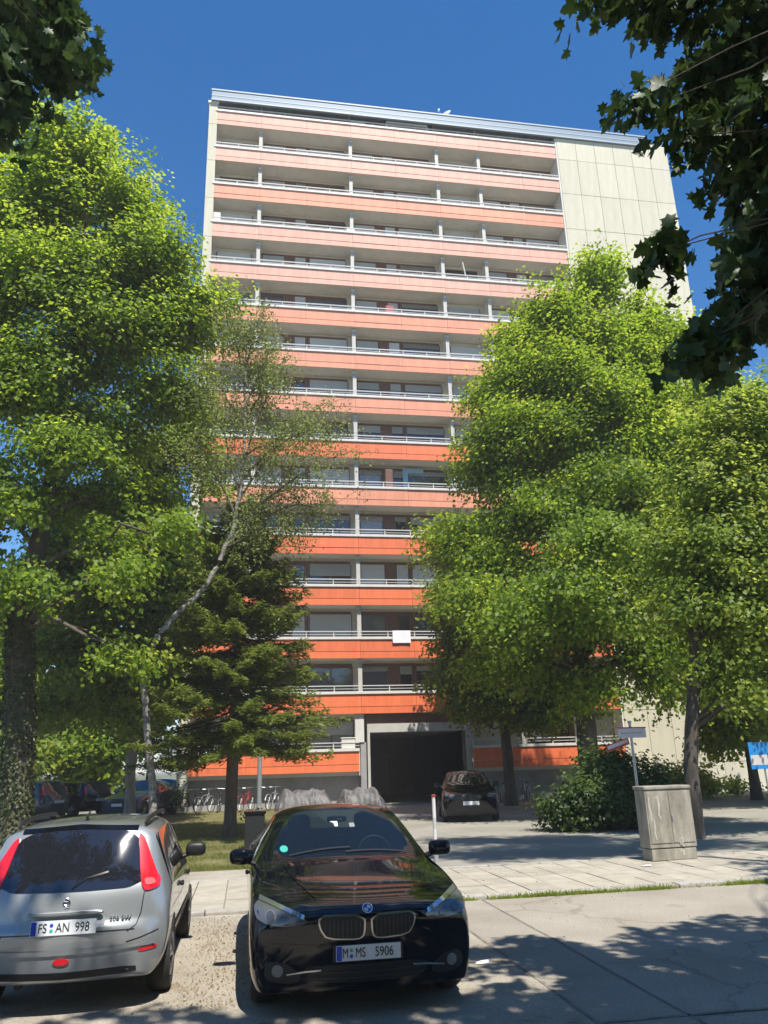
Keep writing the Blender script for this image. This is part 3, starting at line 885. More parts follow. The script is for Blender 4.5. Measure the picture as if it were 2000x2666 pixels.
cards('ivy', np.stack([cx + rr * np.cos(an), 25 + rr * np.sin(an), zz_], 1), np.stack([np.cos(an), np.sin(an), np.full(n, .5)], 1) + .5 * rgi.normal(size=(n, 3)), np.stack([np.zeros(n), np.zeros(n), -np.ones(n)], 1) + .4 * rgi.normal(size=(n, 3)), rgi.uniform(.07, .13, n), T_STAR, M['leaf_ivy'], t_left, rgi.normal(.45, .25, n))
# a forward limb of the same tree, seen against the sky
# dark mid-left broadleaf tree
tree('lime_tree', 'dark green broadleaf tree with straight pale trunk beside the leaning birch', [(-4.3, 33, 0, .20), (-4.35, 33, 4, .17), (-4.3, 33, 9, .14), (-4.4, 33, 14, .06)],
     [(-4.6, 33, 15.0, 1.7, 1.7, 1.4), (-6.4, 33, 12.2, 2.2, 2.0, 1.5), (-3.0, 33, 12.3, 1.5, 1.7, 1.4), (-7.8, 33, 9.3, 2.0, 2.0, 1.3), (-4.6, 32.5, 9.6, 1.9, 1.8, 1.4), (-2.3, 33.3, 9.5, 1.5, 1.5, 1.2), (-6.3, 32.5, 6.7, 2.1, 1.9, 1.1), (-3.4, 32.6, 6.7, 1.6, 1.6, 1.1), (-7.4, 33.4, 4.6, 1.5, 1.6, .7, .6), (-4.6, 32.4, 4.4, 1.5, 1.4, .6, .6), (-5.6, 31.6, 8.2, 1.7, 1.4, 1.1), (-3.6, 31.8, 10.8, 1.4, 1.3, 1.1), (-8.6, 32, 6.8, 1.6, 1.5, 1.0), (-5.4, 31.6, 5.4, 1.6, 1.3, .8), (-3.0, 31.8, 4.9, 1.3, 1.2, .8), (-7.0, 31.8, 11.0, 1.6, 1.4, 1.1), (-2.4, 31.6, 7.9, 1.2, 1.2, .9), (-2.6, 33, 15.4, 1.1, 1.1, 1.1, .8), (-1.9, 33, 13.4, 1.0, 1.0, 1.0, .8), (-1.3, 32.8, 11.2, 1.0, 1.0, .9, .8), (-2.6, 33, 17.2, .8, .8, .7, .7)],
     48, 44, 0.19, M['leaf_green'], M['barklight'], 22, T_QUAD, spread=0.5, gap=0.22, group=NT, flat=.35)
# leaning birch
K_ = 23.6 / 30
def bq(p): return (p[0] * K_, 23.6 + (p[1] - 30), 1.9 + (p[2] - 1.9) * K_)
BP = [(-2.42, 23.6, 0, .17), (-2.5, 23.6, 1.6, .15)] + [bq(p) + (p[3] * .9,) for p in [(-3.70, 30, 5.0, .155), (-3.35, 30, 6.5, .148), (-2.75, 30, 7.35, .14), (-1.72, 30, 8.46, .125), (-.91, 30, 10.11, .11), (-.52, 30, 11.82, .095), (-.38, 30, 13.6, .075), (-.37, 30, 16.7, .05), (-.35, 30, 20.2, .02)]]
rgb = np.random.default_rng(77)
birch = thing('birch_tree', 'leaning birch with white trunk and thin drooping twigs before the facade', 'tree', (-2.42, 23.6, 0), 0, NT)
def catmull(P_, n=6):
    P_ = [np.array(p, float) for p in P_]; P_ = [2 * P_[0] - P_[1]] + P_ + [2 * P_[-1] - P_[-2]]; o_ = []
    for i in range(1, len(P_) - 2):
        for k in range(n):
            t_ = k / n
            o_.append(.5 * (2 * P_[i] + (P_[i + 1] - P_[i - 1]) * t_ + (2 * P_[i - 1] - 5 * P_[i] + 4 * P_[i + 1] - P_[i + 2]) * t_ ** 2 + (3 * P_[i] - P_[i - 1] - 3 * P_[i + 1] + P_[i + 2]) * t_ ** 3))
    return o_ + [P_[-2]]
BC = catmull(BP)
mb = MB(); mb.tube([p[:3] + .02 * rgb.normal(size=3) * (1, 1, 0) for p in BC], [max(.01, p[3] * .70) for p in BC], 10); mb.build('trunk', M['bark_birch'], birch, smooth=True)
bb = MB(); tips = []
limbs = [((-.91, 30, 10.1), (3.6, 29.6, 13.9)), ((-.8, 30, 10.5), (1.6, 30.4, 12.9)), ((-.5, 30, 12), (3.0, 30.3, 16.6)), ((-.4, 30, 13.4), (1.2, 29.5, 17.9)), ((-.38, 30, 15), (-2.2, 30, 17.8)), ((-.6, 30, 11.3), (-2.7, 30.2, 14.6)),
         ((-.37, 30, 16), (.9, 30.2, 19.3)), ((-.37, 30, 17), (-1.2, 29.7, 19.9)), ((-.4, 30, 13.8), (3.7, 30.1, 15.2)), ((-.5, 30, 12.2), (-1.9, 29.5, 16.4)), ((-.38, 30, 14.4), (.6, 30.8, 18.4)), ((-.36, 30, 18), (.3, 29.8, 20.5)), ((-.45, 30, 12.8), (2.2, 29.2, 14.7)), ((-.8, 30, 10.4), (3.4, 30.6, 12.2)), ((-.9, 30, 10.1), (2.2, 30.2, 10.9))]
for a, b in limbs:
    L_ = limb_pts(bq(a), bq(b), rgb, 8, 0.12, .03)
    bb.tube(L_, [0.036 * (1 - .85 * i / 8) + .004 for i in range(9)], 6)
    for j in range(32):
        i = int(rgb.integers(2, 9)); q = L_[i]
        e = q + Vector((rgb.normal() * .45, rgb.normal() * .4, rgb.uniform(-.1, .55)))
        e2 = e + Vector((rgb.normal() * .16, rgb.normal() * .16, -rgb.uniform(.4, 1.4)))
        bb.tube([q, e, e.lerp(e2, .5) + Vector((0.03, 0, 0)), e2], [.007, .005, .003, .002], 4, False)
        tips.append((q, e, e2))
bb.build('branches', M['bark_twig'], birch)
P = []
for (q, e, e2) in tips:
    for j in range(52):
        t = rgb.random() * 1.5
        p = q.lerp(e, t / .5) if t < .5 else e.lerp(e2, (t - .5))
        P.append(p + Vector(rgb.normal(size=3)) * .14)
P = np.array(P); n = len(P)
cards('crown', P, rgb.normal(size=(n, 3)) + np.array([0, -.6, .5]), np.array([0, 0, -1.0]) + .6 * rgb.normal(size=(n, 3)), rgb.uniform(.055, .10, n), T_QUAD, M['leaf_birch'], birch, rgb.normal(.5, .22, n))

# conifer
rgc = np.random.default_rng(5)
fir = thing('fir_tree', 'dark fir with bare lower trunk standing on the lawn before the bicycles', 'tree', (-.4, 25.2, 0), 0, NT)
FX, FYY, FH = -.4, 25.2, 10.3
MB().tube([(FX, FYY, -.05), (FX, FYY, .5), (FX + .03, FYY, 3), (FX + .1, FYY, 7), (FX + .15, FYY, FH)], [.25, .185, .165, .09, .015], 12).build('trunk', M['bark_fir'], fir, smooth=True)
bb = MB(); NC, NN, NTt, NS = [], [], [], []
bb.tube([(FX, FYY, 2.0), (FX + .1, FYY, 7), (FX + .15, FYY, FH - .1)], [.05, .03, .01], 6)
z = 2.7
while z < FH - .15:
    fr = (z - 2.7) / (FH - 2.7)
    Lb = (3.5 * (1 - fr) ** .72 + .15)
    if fr < .08: Lb *= .8
    nb = 7 if fr < .8 else 6
    a0 = rgc.uniform(0, 6.28)
    for k in range(nb):
        az = a0 + 2 * math.pi * k / nb + rgc.normal() * .15
        l = Lb * rgc.uniform(.72, 1.12)
        d = Vector((math.cos(az), math.sin(az), 0)); sd = Vector((-d.y, d.x, 0))
        zz0 = z + rgc.normal() * .25; dz_ = rgc.normal() * .09
        pts = []
        for i in range(9):
            t = i / 8
            pts.append(Vector((FX + .15 * fr, FYY, zz0)) + d * l * t + Vector((0, 0, l * ((-.30 + dz_) * t + .20 * t * t * t - .10 * (1 - fr) * t) + (.35 * fr) * l * t)))
        bb.tube(pts, [.028 * (1 - fr * .6) * (1 - .85 * i / 8) + .003 for i in range(9)], 5, False)
        nt2 = int(13 * l / 2 + 5)
        for j in range(nt2):
            t = .16 + .84 * (j + rgc.random()) / nt2
            i0 = min(7, int(t * 8)); p = pts[i0].lerp(pts[i0 + 1], t * 8 - i0)
            for s in (-1, 1):
                tl = (.20 + .42 * (1 - t) * min(1, l / 2.0)) * rgc.uniform(.7, 1.25)
                dr = (d * .75 + sd * s * rgc.uniform(.7, 1.1) + Vector((0, 0, rgc.uniform(-.6, .05)))).normalized()
                m_ = int(5 + tl * 11)
                for q in range(m_):
                    tt = (q + rgc.random()) / m_
                    c = p + dr * tl * tt
                    NC.append(c + Vector((0, 0, -.05 * tt + rgc.normal() * .05))); NTt.append(dr + sd * (.9 if q % 2 else -.9) + Vector(rgc.normal(size=3)) * .25)
                    NN.append(Vector((0, 0, 1)) + Vector(rgc.normal(size=3)) * .35); NS.append(rgc.uniform(.15, .25))
    z += .165 + .06 * (1 - fr)
bb.build('branches', M['bark_fir'], fir)
n = len(NC)
cards('crown', np.array(NC), np.array(NN), np.array(NTt), np.array(NS), T_NEEDLE, M['leaf_fir'], fir, rgc.normal(.45, .22, n), np.array(NS) * .75)

# trees on the right
tree('maple_tree', 'huge green maple whose crown hides the right half of the facade', [(12.6, 29, 0, .42), (12.6, 29, 3, .37), (12.7, 29, 6, .3), (13.2, 29, 11, .22), (14.2, 29, 17, .13), (15.2, 29, 23, .04)],
     [(15.5, 29, 23.0, 1.2, 1.3, 1.7), (13.1, 29, 20.8, 1.7, 1.6, 1.4), (11.4, 29.2, 19.6, 1.0, 1.0, .7), (9.9, 29.2, 16.6, 1.1, 1.1, .8), (17.2, 29, 20.4, 1.4, 1.5, 1.8), (15.1, 28.6, 19.0, 2.0, 1.9, 1.8), (11.3, 29, 17.6, 1.8, 1.8, 1.5), (18.3, 29, 17.6, 1.7, 1.7, 1.7), (14.6, 28, 16.2, 2.4, 2.1, 1.8), (12.2, 28.4, 14.5, 2.1, 2.0, 1.6),
      (17.0, 28.3, 14.4, 2.1, 2.0, 1.8), (9.6, 29, 13.6, 1.7, 1.8, 1.4), (14.5, 27.6, 12.4, 2.4, 2.1, 1.7), (10.9, 28, 11.3, 2.0, 2.0, 1.5), (8.2, 29, 10.2, 1.5, 1.6, 1.3), (17.2, 28, 10.8, 2.2, 2.1, 1.6), (13.4, 27.4, 9.0, 2.2, 2.0, 1.4), (9.6, 28.4, 7.8, 1.9, 1.8, 1.2), (15.8, 27.6, 7.4, 2.1, 2.0, 1.2), (12, 27.6, 6.4, 1.8, 1.7, 1.0), (9.4, 28.6, 5.4, 1.5, 1.5, .8), (14.4, 27.4, 5.2, 1.8, 1.7, .9), (17.6, 27.8, 5.6, 1.8, 1.7, 1.0), (18.8, 28.4, 13.0, 1.6, 1.6, 1.5), (19.0, 28.4, 8.6, 1.7, 1.7, 1.3), (8.7, 25.0, 6.4, 1.3, 1.4, .8), (10.4, 24.4, 7.4, 1.5, 1.5, .9), (11.8, 24.6, 9.2, 1.4, 1.4, .9), (7.6, 26.4, 7.6, 1.0, 1.2, .7), (13.2, 28.4, 17.8, 1.6, 1.6, 1.2), (16.6, 28.6, 17.0, 1.6, 1.6, 1.3), (15.6, 28, 14.0, 1.7, 1.6, 1.3), (12.8, 27.8, 11.9, 1.7, 1.6, 1.2), (10.2, 28, 14.9, 1.3, 1.4, 1.0), (15.4, 27.4, 10.0, 1.8, 1.6, 1.2), (11.6, 27.6, 8.6, 1.6, 1.5, 1.1), (17.2, 27.6, 8.6, 1.7, 1.6, 1.2), (13.8, 27.2, 6.6, 1.6, 1.5, 1.0), (15.8, 27.4, 4.6, 1.8, 1.6, .9), (12.4, 27.2, 4.4, 1.4, 1.4, .7), (18.8, 28, 11.0, 1.5, 1.5, 1.2), (9.0, 28.2, 9.0, 1.2, 1.3, 1.0), (18.6, 27.6, 4.4, 1.5, 1.4, .8), (18.4, 29, 19.8, 1.1, 1.1, 1.0), (19.6, 28.6, 16.6, 1.5, 1.5, 1.3), (20.4, 28.4, 14.0, 1.5, 1.5, 1.3), (20.6, 28.2, 11.4, 1.5, 1.5, 1.3), (20.6, 28, 8.4, 1.5, 1.5, 1.2), (17.0, 28.8, 18.8, 1.2, 1.2, 1.0), (20.8, 27.6, 5.6, 1.4, 1.4, 1.0)],
     42, 50, 0.168, M['leaf_maple'], M['bark'], 31, T_QUAD, spread=0.54, gap=0.05, group=NT, limb_r=.1, up=.8, grow=1.15, shell=2.0)
tree('maple_tree', 'slim dark maple close to the facade right of the passage', [(11.65, 35.7, 0, .26), (11.6, 35.7, 4, .22), (11.5, 35.7, 8, .15), (11.3, 35.7, 12, .05)],
     [(11.4, 35.5, 11.3, 1.8, 1.6, 1.5), (9.7, 35.5, 9.2, 1.7, 1.6, 1.3), (13.2, 35.5, 9.2, 1.8, 1.6, 1.3), (10.4, 35.2, 7.2, 2.0, 1.8, 1.1), (12.9, 35.2, 6.6, 2.0, 1.8, 1.1), (9.4, 35.2, 5.6, 1.5, 1.5, .8), (11.4, 34.8, 5.2, 1.7, 1.5, .8, .8), (10.2, 34.6, 4.2, 1.5, 1.3, .6), (12.6, 34.4, 4.0, 1.6, 1.3, .7), (14.4, 35, 5.0, 1.5, 1.3, .9)],
     44, 44, 0.19, M['leaf_green'], M['bark'], 32, T_QUAD, spread=0.45, gap=0.12, group=NT, flat=.35)
tree('street_tree', 'street tree with slim trunk right behind the grey cabinet', [(10.62, 18.7, 0, .19), (10.75, 18.7, 1.6, .17), (11.1, 18.7, 3.4, .155), (11.6, 18.7, 6.0, .12), (12.6, 18.7, 9.5, .05)],
     [(13.3, 18.7, 11.0, 1.1, 1.2, 1.2), (14.9, 18.7, 11.2, 1.2, 1.3, 1.5), (12.6, 18.7, 9.2, 1.2, 1.3, 1.0), (14.6, 18.6, 8.8, 1.5, 1.4, 1.2), (11.7, 18.6, 7.3, 1.2, 1.3, .9), (13.5, 18.3, 6.8, 1.5, 1.4, 1.0), (11.0, 18.6, 5.6, 1.0, 1.1, .7), (12.8, 18.2, 5.0, 1.3, 1.2, .7), (14.3, 18.4, 4.6, 1.2, 1.2, .7), (11.5, 18.5, 4.0, .8, .9, .45, .7), (13.4, 18.3, 3.5, .9, .9, .4, .7), (12.4, 18.6, 6.0, 1.1, 1.2, .8), (13.9, 18.6, 7.8, 1.2, 1.2, .9), (13.0, 18.6, 8.2, 1.0, 1.1, .8), (14.8, 18.4, 5.8, 1.2, 1.2, .9), (12.1, 18.4, 3.5, .8, .8, .4, .7), (14.4, 18.4, 3.4, .9, .9, .4, .7)],
     64, 40, 0.14, M['leaf_olive'], M['bark'], 33, T_QUAD, spread=0.34, gap=0.12, group=NT, twig=.16, limb_r=.07)
# background trees left of the tower and right of it
BG = 'trees behind the car park'
bgt = [(-15.5, 52, 15, 4.6, 'rounded green tree beyond the car park, leftmost of the row', 'leaf_maple', 41), (-10.5, 57, 16, 4.4, 'tall green tree beyond the car park, second from left', 'leaf_green', 42), (-6.6, 60, 13, 3.4, 'green tree beyond the car park beside the tower edge', 'leaf_maple', 43), (-12.8, 46, 7.0, 3.0, 'low pale green tree behind the parked dark cars', 'leaf_olive', 44), (-7.4, 47, 6.0, 2.4, 'small light green tree between ivy trunk and lime trunk', 'leaf_maple', 45), (-16.5, 42, 9.0, 3.4, 'light green tree at the left picture edge behind the ivy trunk', 'leaf_maple', 46)]
for (x, y, h, r_, lab, lm, sd) in bgt:
    rr_ = random.Random(sd)
    bl = [(x + rr_.uniform(-1, 1) * r_ * .6, y + rr_.uniform(-1, 1) * r_ * .5, h * (.34 + .58 * i / 7), r_ * .55 * (1.15 - .5 * i / 7), r_ * .55, h * .11) for i in range(8)]
    tree('broadleaf_tree', lab, [(x, y, 0, .25), (x, y, h * .4, .2), (x + .2, y, h * .9, .05)], bl, 30, 32, 0.32, M[lm], M['bark'], sd, T_QUAD, spread=.6, gap=.1, group=BG, twig=.06)
for (x, y, h, r_, lab, lm, sd) in [(24.5, 33.5, 10, 3.2, 'green tree at the right picture edge behind the street tree', 'leaf_green', 51), (20.4, 27.0, 12.5, 3.0, 'tall olive green tree right of the huge maple', 'leaf_green', 52), (21.5, 32.5, 8.0, 2.6, 'broad leafy tree filling the gap under the huge maple at right', 'leaf_maple', 53)]:
    rr_ = random.Random(sd)
    bl = [(x + rr_.uniform(-1, 1) * r_ * .6, y + rr_.uniform(-1, 1) * r_ * .5, h * (.34 + .58 * i / 7), r_ * .6 * (1.15 - .45 * i / 7), r_ * .55, h * .11) for i in range(8)]
    tree('broadleaf_tree', lab, [(x, y, 0, .22), (x, y, h * .4, .18), (x + .2, y, h * .9, .05)], bl, 36, 32, 0.26, M[lm], M['bark'], sd, T_QUAD, spread=.5, gap=.1, group=NT, twig=.06)

# overhanging maples beside the camera
NR = 'maples over the street'
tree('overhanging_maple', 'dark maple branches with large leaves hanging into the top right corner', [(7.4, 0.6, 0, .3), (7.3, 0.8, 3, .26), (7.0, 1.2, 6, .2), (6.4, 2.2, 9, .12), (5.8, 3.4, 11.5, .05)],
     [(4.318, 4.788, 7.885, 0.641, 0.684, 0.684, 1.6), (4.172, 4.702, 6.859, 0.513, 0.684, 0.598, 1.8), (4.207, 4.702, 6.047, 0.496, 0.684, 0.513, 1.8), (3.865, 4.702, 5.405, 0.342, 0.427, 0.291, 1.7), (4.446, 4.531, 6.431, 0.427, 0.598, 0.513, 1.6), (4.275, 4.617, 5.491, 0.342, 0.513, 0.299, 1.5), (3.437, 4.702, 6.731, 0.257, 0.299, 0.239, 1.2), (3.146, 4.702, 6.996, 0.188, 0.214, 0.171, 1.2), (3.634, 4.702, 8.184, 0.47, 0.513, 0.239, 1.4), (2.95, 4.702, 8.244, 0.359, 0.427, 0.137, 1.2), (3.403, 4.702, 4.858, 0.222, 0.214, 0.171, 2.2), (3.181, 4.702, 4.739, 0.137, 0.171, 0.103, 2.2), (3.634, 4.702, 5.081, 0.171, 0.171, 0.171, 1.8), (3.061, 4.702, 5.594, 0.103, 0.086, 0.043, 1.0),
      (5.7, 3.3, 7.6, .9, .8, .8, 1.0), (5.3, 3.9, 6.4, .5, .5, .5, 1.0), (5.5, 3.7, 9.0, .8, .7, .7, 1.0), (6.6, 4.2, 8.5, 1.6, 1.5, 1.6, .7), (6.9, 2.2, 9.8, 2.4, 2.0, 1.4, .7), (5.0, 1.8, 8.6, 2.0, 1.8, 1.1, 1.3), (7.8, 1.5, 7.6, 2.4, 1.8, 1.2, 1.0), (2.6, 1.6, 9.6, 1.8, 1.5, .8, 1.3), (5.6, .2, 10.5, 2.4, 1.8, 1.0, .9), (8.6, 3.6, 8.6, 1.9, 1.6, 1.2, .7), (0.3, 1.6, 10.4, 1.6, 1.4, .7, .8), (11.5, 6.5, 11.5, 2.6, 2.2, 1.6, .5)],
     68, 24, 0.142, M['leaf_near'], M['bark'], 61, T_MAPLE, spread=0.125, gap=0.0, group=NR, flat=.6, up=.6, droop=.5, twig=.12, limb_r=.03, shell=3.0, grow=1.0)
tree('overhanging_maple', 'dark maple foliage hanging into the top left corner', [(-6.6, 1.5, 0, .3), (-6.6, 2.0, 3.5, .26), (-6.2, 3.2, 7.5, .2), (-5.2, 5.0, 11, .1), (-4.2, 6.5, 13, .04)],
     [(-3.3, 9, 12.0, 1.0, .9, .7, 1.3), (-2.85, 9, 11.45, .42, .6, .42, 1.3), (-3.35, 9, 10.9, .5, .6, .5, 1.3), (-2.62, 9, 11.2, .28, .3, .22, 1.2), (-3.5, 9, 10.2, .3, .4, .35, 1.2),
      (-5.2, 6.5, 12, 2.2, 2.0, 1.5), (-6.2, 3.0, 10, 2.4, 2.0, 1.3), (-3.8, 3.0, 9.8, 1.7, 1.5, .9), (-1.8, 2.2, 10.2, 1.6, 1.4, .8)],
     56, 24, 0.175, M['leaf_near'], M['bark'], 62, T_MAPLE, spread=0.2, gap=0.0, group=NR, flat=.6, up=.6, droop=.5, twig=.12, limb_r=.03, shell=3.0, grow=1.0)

tree('unseen_maple', 'tall maple beyond the right picture edge whose shade covers the cabinet', [(14.5, 3.0, 0, .4), (14.3, 3.2, 7, .3), (12.6, 4.6, 14, .2), (11, 5.8, 19, .08)],
     [(8.0, 7.4, 20, 1.7, 1.5, 1.0, 1.1), (10.0, 7.2, 20, 1.7, 1.6, 1.2, 1.1), (10.4, 9.4, 20, 1.7, 1.6, 1.1, 1.1), (8.6, 9.8, 21, 1.4, 1.4, .9, 1.0), (12.4, 7.8, 19.6, 1.8, 1.7, 1.3, .9), (12.4, 3.2, 17, 2.0, 1.8, 1.3, .7), (14.6, 6.4, 18, 2.0, 1.8, 1.3, .7)], 44, 26, 0.2, M['leaf_green'], M['bark'], 63, T_QUAD, spread=.4, group=NR, limb_r=.035, grow=1.0, twig=.05)
tree('unseen_maple', 'unseen broad low maple added behind the viewpoint to darken reflections', [(1.5, -8.5, 0, .35), (1.5, -8.5, 4, .25), (1.2, -8.2, 8, .12)],
     [(x_, -8.0 + .8 * math.sin(x_), z_, 2.3, 2.0, 1.7) for x_ in (-9, -5.5, -2, 1.5, 5, 8.5, 12) for z_ in (2.4, 5.2, 8.2)] + [(x_, -3.6 + .5 * math.cos(x_ * 2), 9.4, 2.0, 1.8, 1.1) for x_ in (-8, -4.8, -1.6, 1.6, 4.8, 8, 11)], 15, 30, 0.34, M['leaf_green'], M['bark'], 64, T_QUAD, spread=.6, group=NR, limb_r=.05, grow=1.1, twig=.03)  # added canopy out of view, shades the road and darkens the car paint

# bushes
def bush(name, label, blobs, dens, lpc, lsz, m, seed, spread=.28, group=None):
    rg = np.random.default_rng(seed)
    c = blobs[0]
    root = thing(name, label, 'bush', (c[0], c[1], 0), 0, group)
    C, D, Bi = clumps_in(blobs, dens, rg, 2.6, .08)
    k = C[:, 2] > .05
    C, D = C[k], D[k]
    sb = MB()
    for j in rg.choice(len(C), size=min(len(C), 40), replace=False):
        e = Vector(C[j]); s = Vector((e.x * .5 + c[0] * .5, e.y * .5 + c[1] * .5, -.05))
        sb.tube(limb_pts(s, e, rg, 4, .05), [.018, .014, .01, .007, .003], 5, False)
    sb.build('stems', M['bark'], root)
    foliage('foliage', C, D, lpc, lsz, spread, m, root, rg, T_QUAD, .55, .7, .15)
    return root
bush('large_bush', 'big dark green bush between driveway and grey cabinet', [(9.9, 22, .85, 1.4, 1.3, .95), (8.8, 22.2, .55, .9, 1.0, .65), (11.2, 22.3, .9, 1.3, 1.2, 1.1), (10.3, 22.4, 1.7, 1.1, 1.0, .7)], 110, 34, .13, M['leaf_bush'], 71, .26, 'bushes')
bush('hedge_bush', 'ivy covered hedge below the cream end wall', [(20.5, 35.5, 1.0, 1.6, 1.0, 1.1), (22.8, 36, .9, 1.5, 1.0, 1.0), (18.6, 35, .8, 1.2, 1.0, .9)], 80, 30, .17, M['leaf_olive'], 72, .32, 'bushes')
bush('garden_shrub', 'small yellow green shrub between fir trunk and grey post', [(.35, 27.5, .45, .42, .4, .45)], 60, 30, .08, M['leaf_maple'], 73, .14, 'bushes')
bush('corner_bush', 'dark bush at the left building corner behind the birch', [(-3.4, 39.2, .8, 1.2, .7, .8)], 34, 30, .12, M['leaf_bush'], 74, .28, 'bushes')
bush('edge_bush', 'dense bush near the right picture edge behind the blue sign', [(24.0, 31, .9, 1.4, 1.1, 1.0), (22.2, 30.6, .5, .9, .8, .6)], 34, 30, .13, M['leaf_olive'], 75, .3, 'bushes')

# lawn grass, weeds in the gutter, dry leaf litter
rgg = np.random.default_rng(9)
n = 46000
gx = rgg.uniform(-3.5, 2.85, n); gy = 17.15 + (rgg.random(n) ** 1.6) * 15
keep = np.array([noise.noise(Vector((x * .8, y * .8, 0))) for x, y in zip(gx, gy)]) > -.25 + .15 * rgg.normal(size=n)
gx, gy = gx[keep], gy[keep]; n = len(gx)
tag(cards('lawn_grass', np.stack([gx, gy, np.full(n, .015)], 1), rgg.normal(size=(n, 3)) * np.array([1, 1, .1]), np.array([0, 0, 1.]) + .5 * rgg.normal(size=(n, 3)) * np.array([1, 1, 0]), rgg.uniform(.03, .09, n), T_BLADE, M['grass'], None, rgg.normal(.55, .25, n), np.full(n, .016)), 'short yellowish lawn grass between the parked cars and the building', 'grass', kind='stuff')
n = 9000
gx = 3.1 + 5.6 * rgg.random(n); w_ = np.array([noise.noise(Vector((x * 1.6, 3.3, 0))) for x in gx])
k = rgg.random(n) < np.clip(.32 + 1.3 * w_, .03, .9); gx = gx[k]; n = len(gx)
gy = 12.10 + .022 * rgg.normal(size=n)
tag(cards('gutter_weeds', np.stack([gx, gy, np.full(n, .0)], 1), rgg.normal(size=(n, 3)) * np.array([1, 1, .1]), np.array([0, 0, 1.]) + .7 * rgg.normal(size=(n, 3)) * np.array([1, 1, 0]), (rgg.random(n) ** 2 * .09 + .02), T_BLADE, M['leaf_olive'], None, rgg.normal(.7, .2, n), np.full(n, .014)), 'green weeds growing along the kerb joint', 'weeds', kind='stuff')
def scatter(name, label, cat, n, fx, m, s0, s1):
    p = np.array([fx() for _ in range(n)])
    tag(cards(name, p, np.array([0, 0, 1.]) + .35 * rgg.normal(size=(n, 3)), rgg.normal(size=(n, 3)), rgg.uniform(s0, s1, n), T_STAR, m, None, rgg.normal(.5, .25, n)), label, cat, kind='stuff')
scatter('fallen_leaves', 'dry brown leaf litter on the asphalt between the cars', 'leaf litter', 1500, lambda: (rnd.gauss(-.25, .22), rnd.uniform(7.6, 12.0), .012), M['litter'], .010, .028)
scatter('fallen_leaves', 'scattered dry leaves along kerb, cabinet and pavement', 'leaf litter', 1100, lambda: (rnd.uniform(2.6, 13), rnd.choice((rnd.gauss(14.9, .35), rnd.uniform(9, 15), rnd.gauss(12.05, .05))), .062), M['litter'], .010, .028)

# ---------------------------------------------------------------- cars
def loft_body(stations, glass_cells, creases=(), xcreases=()):
    """stations: (y, bow, [9 (x,z) from bottom centre round to top centre]); returns a subdivided bmesh-made mesh with material indices"""
    bm = bmesh.new()
    grid = []
    for (y, bow, pr) in stations:
        wmax = max(p[0] for p in pr)
        left, right = [], []
        for (x, z) in pr:
            yy = y + bow * (x / wmax) ** 2
            v = bm.verts.new((x, yy, z))
            right.append(v)
            left.append(v if x == 0 else bm.verts.new((-x, yy, z)))
        grid.append((right, left))
    def face(vs, mi):
        vv = []
        for v in vs:
            if v not in vv: vv.append(v)
        if len(vv) >= 3:
            try:
                f = bm.faces.new(vv); f.material_index = mi; f.smooth = True
            except ValueError:
                pass
    nr = len(stations[0][2])
    for s in range(len(stations) - 1):
        for r_ in range(nr - 1):
            mi = 1 if (s, r_) in glass_cells else 0
            for side in (0, 1):
                a, b = grid[s][side], grid[s + 1][side]
                q = [a[r_], a[r_ + 1], b[r_ + 1], b[r_]]
                face(q if side == 0 else q[::-1], mi)
    for s, flip in ((0, False), (len(stations) - 1, True)):
        for side in (0, 1):
            g = grid[s][side]
            qs = [[g[0], g[1], g[nr - 2], g[nr - 1]], [g[1], g[2], g[nr - 3], g[nr - 2]], [g[2], g[3], g[nr - 4], g[nr - 3]], [g[3], g[4], g[nr - 4]]]
            for q in qs: face(q, 0)
    bmesh.ops.recalc_face_normals(bm, faces=bm.faces)
    cl = bm.edges.layers.float.get('crease_edge') or bm.edges.layers.float.new('crease_edge')
    for e in bm.edges:
        if len(e.link_faces) == 2 and e.link_faces[0].material_index != e.link_faces[1].material_index:
            e[cl] = 0.75
    for (s0, s1, r_, cr) in creases:
        for s in range(s0, s1):
            for side in (0, 1):
                e = bm.edges.get((grid[s][side][r_], grid[s + 1][side][r_]))
                if e: e[cl] = max(e[cl], cr)
    for (s, r0, r1, cr) in xcreases:
        for r_ in range(r0, r1):
            for side in (0, 1):
                e = bm.edges.get((grid[s][side][r_], grid[s][side][r_ + 1]))
                if e: e[cl] = max(e[cl], cr)
    me = bpy.data.meshes.new('loft')
    bm.to_mesh(me); bm.free()
    ob = bpy.data.objects.new('loft', me)
    COL.objects.link(ob)
    md = ob.modifiers.new('s', 'SUBSURF'); md.levels = 3; md.render_levels = 3
    dg = bpy.context.evaluated_depsgraph_get()
    out = bpy.data.meshes.new_from_object(ob.evaluated_get(dg))
    bpy.data.objects.remove(ob)
    return out


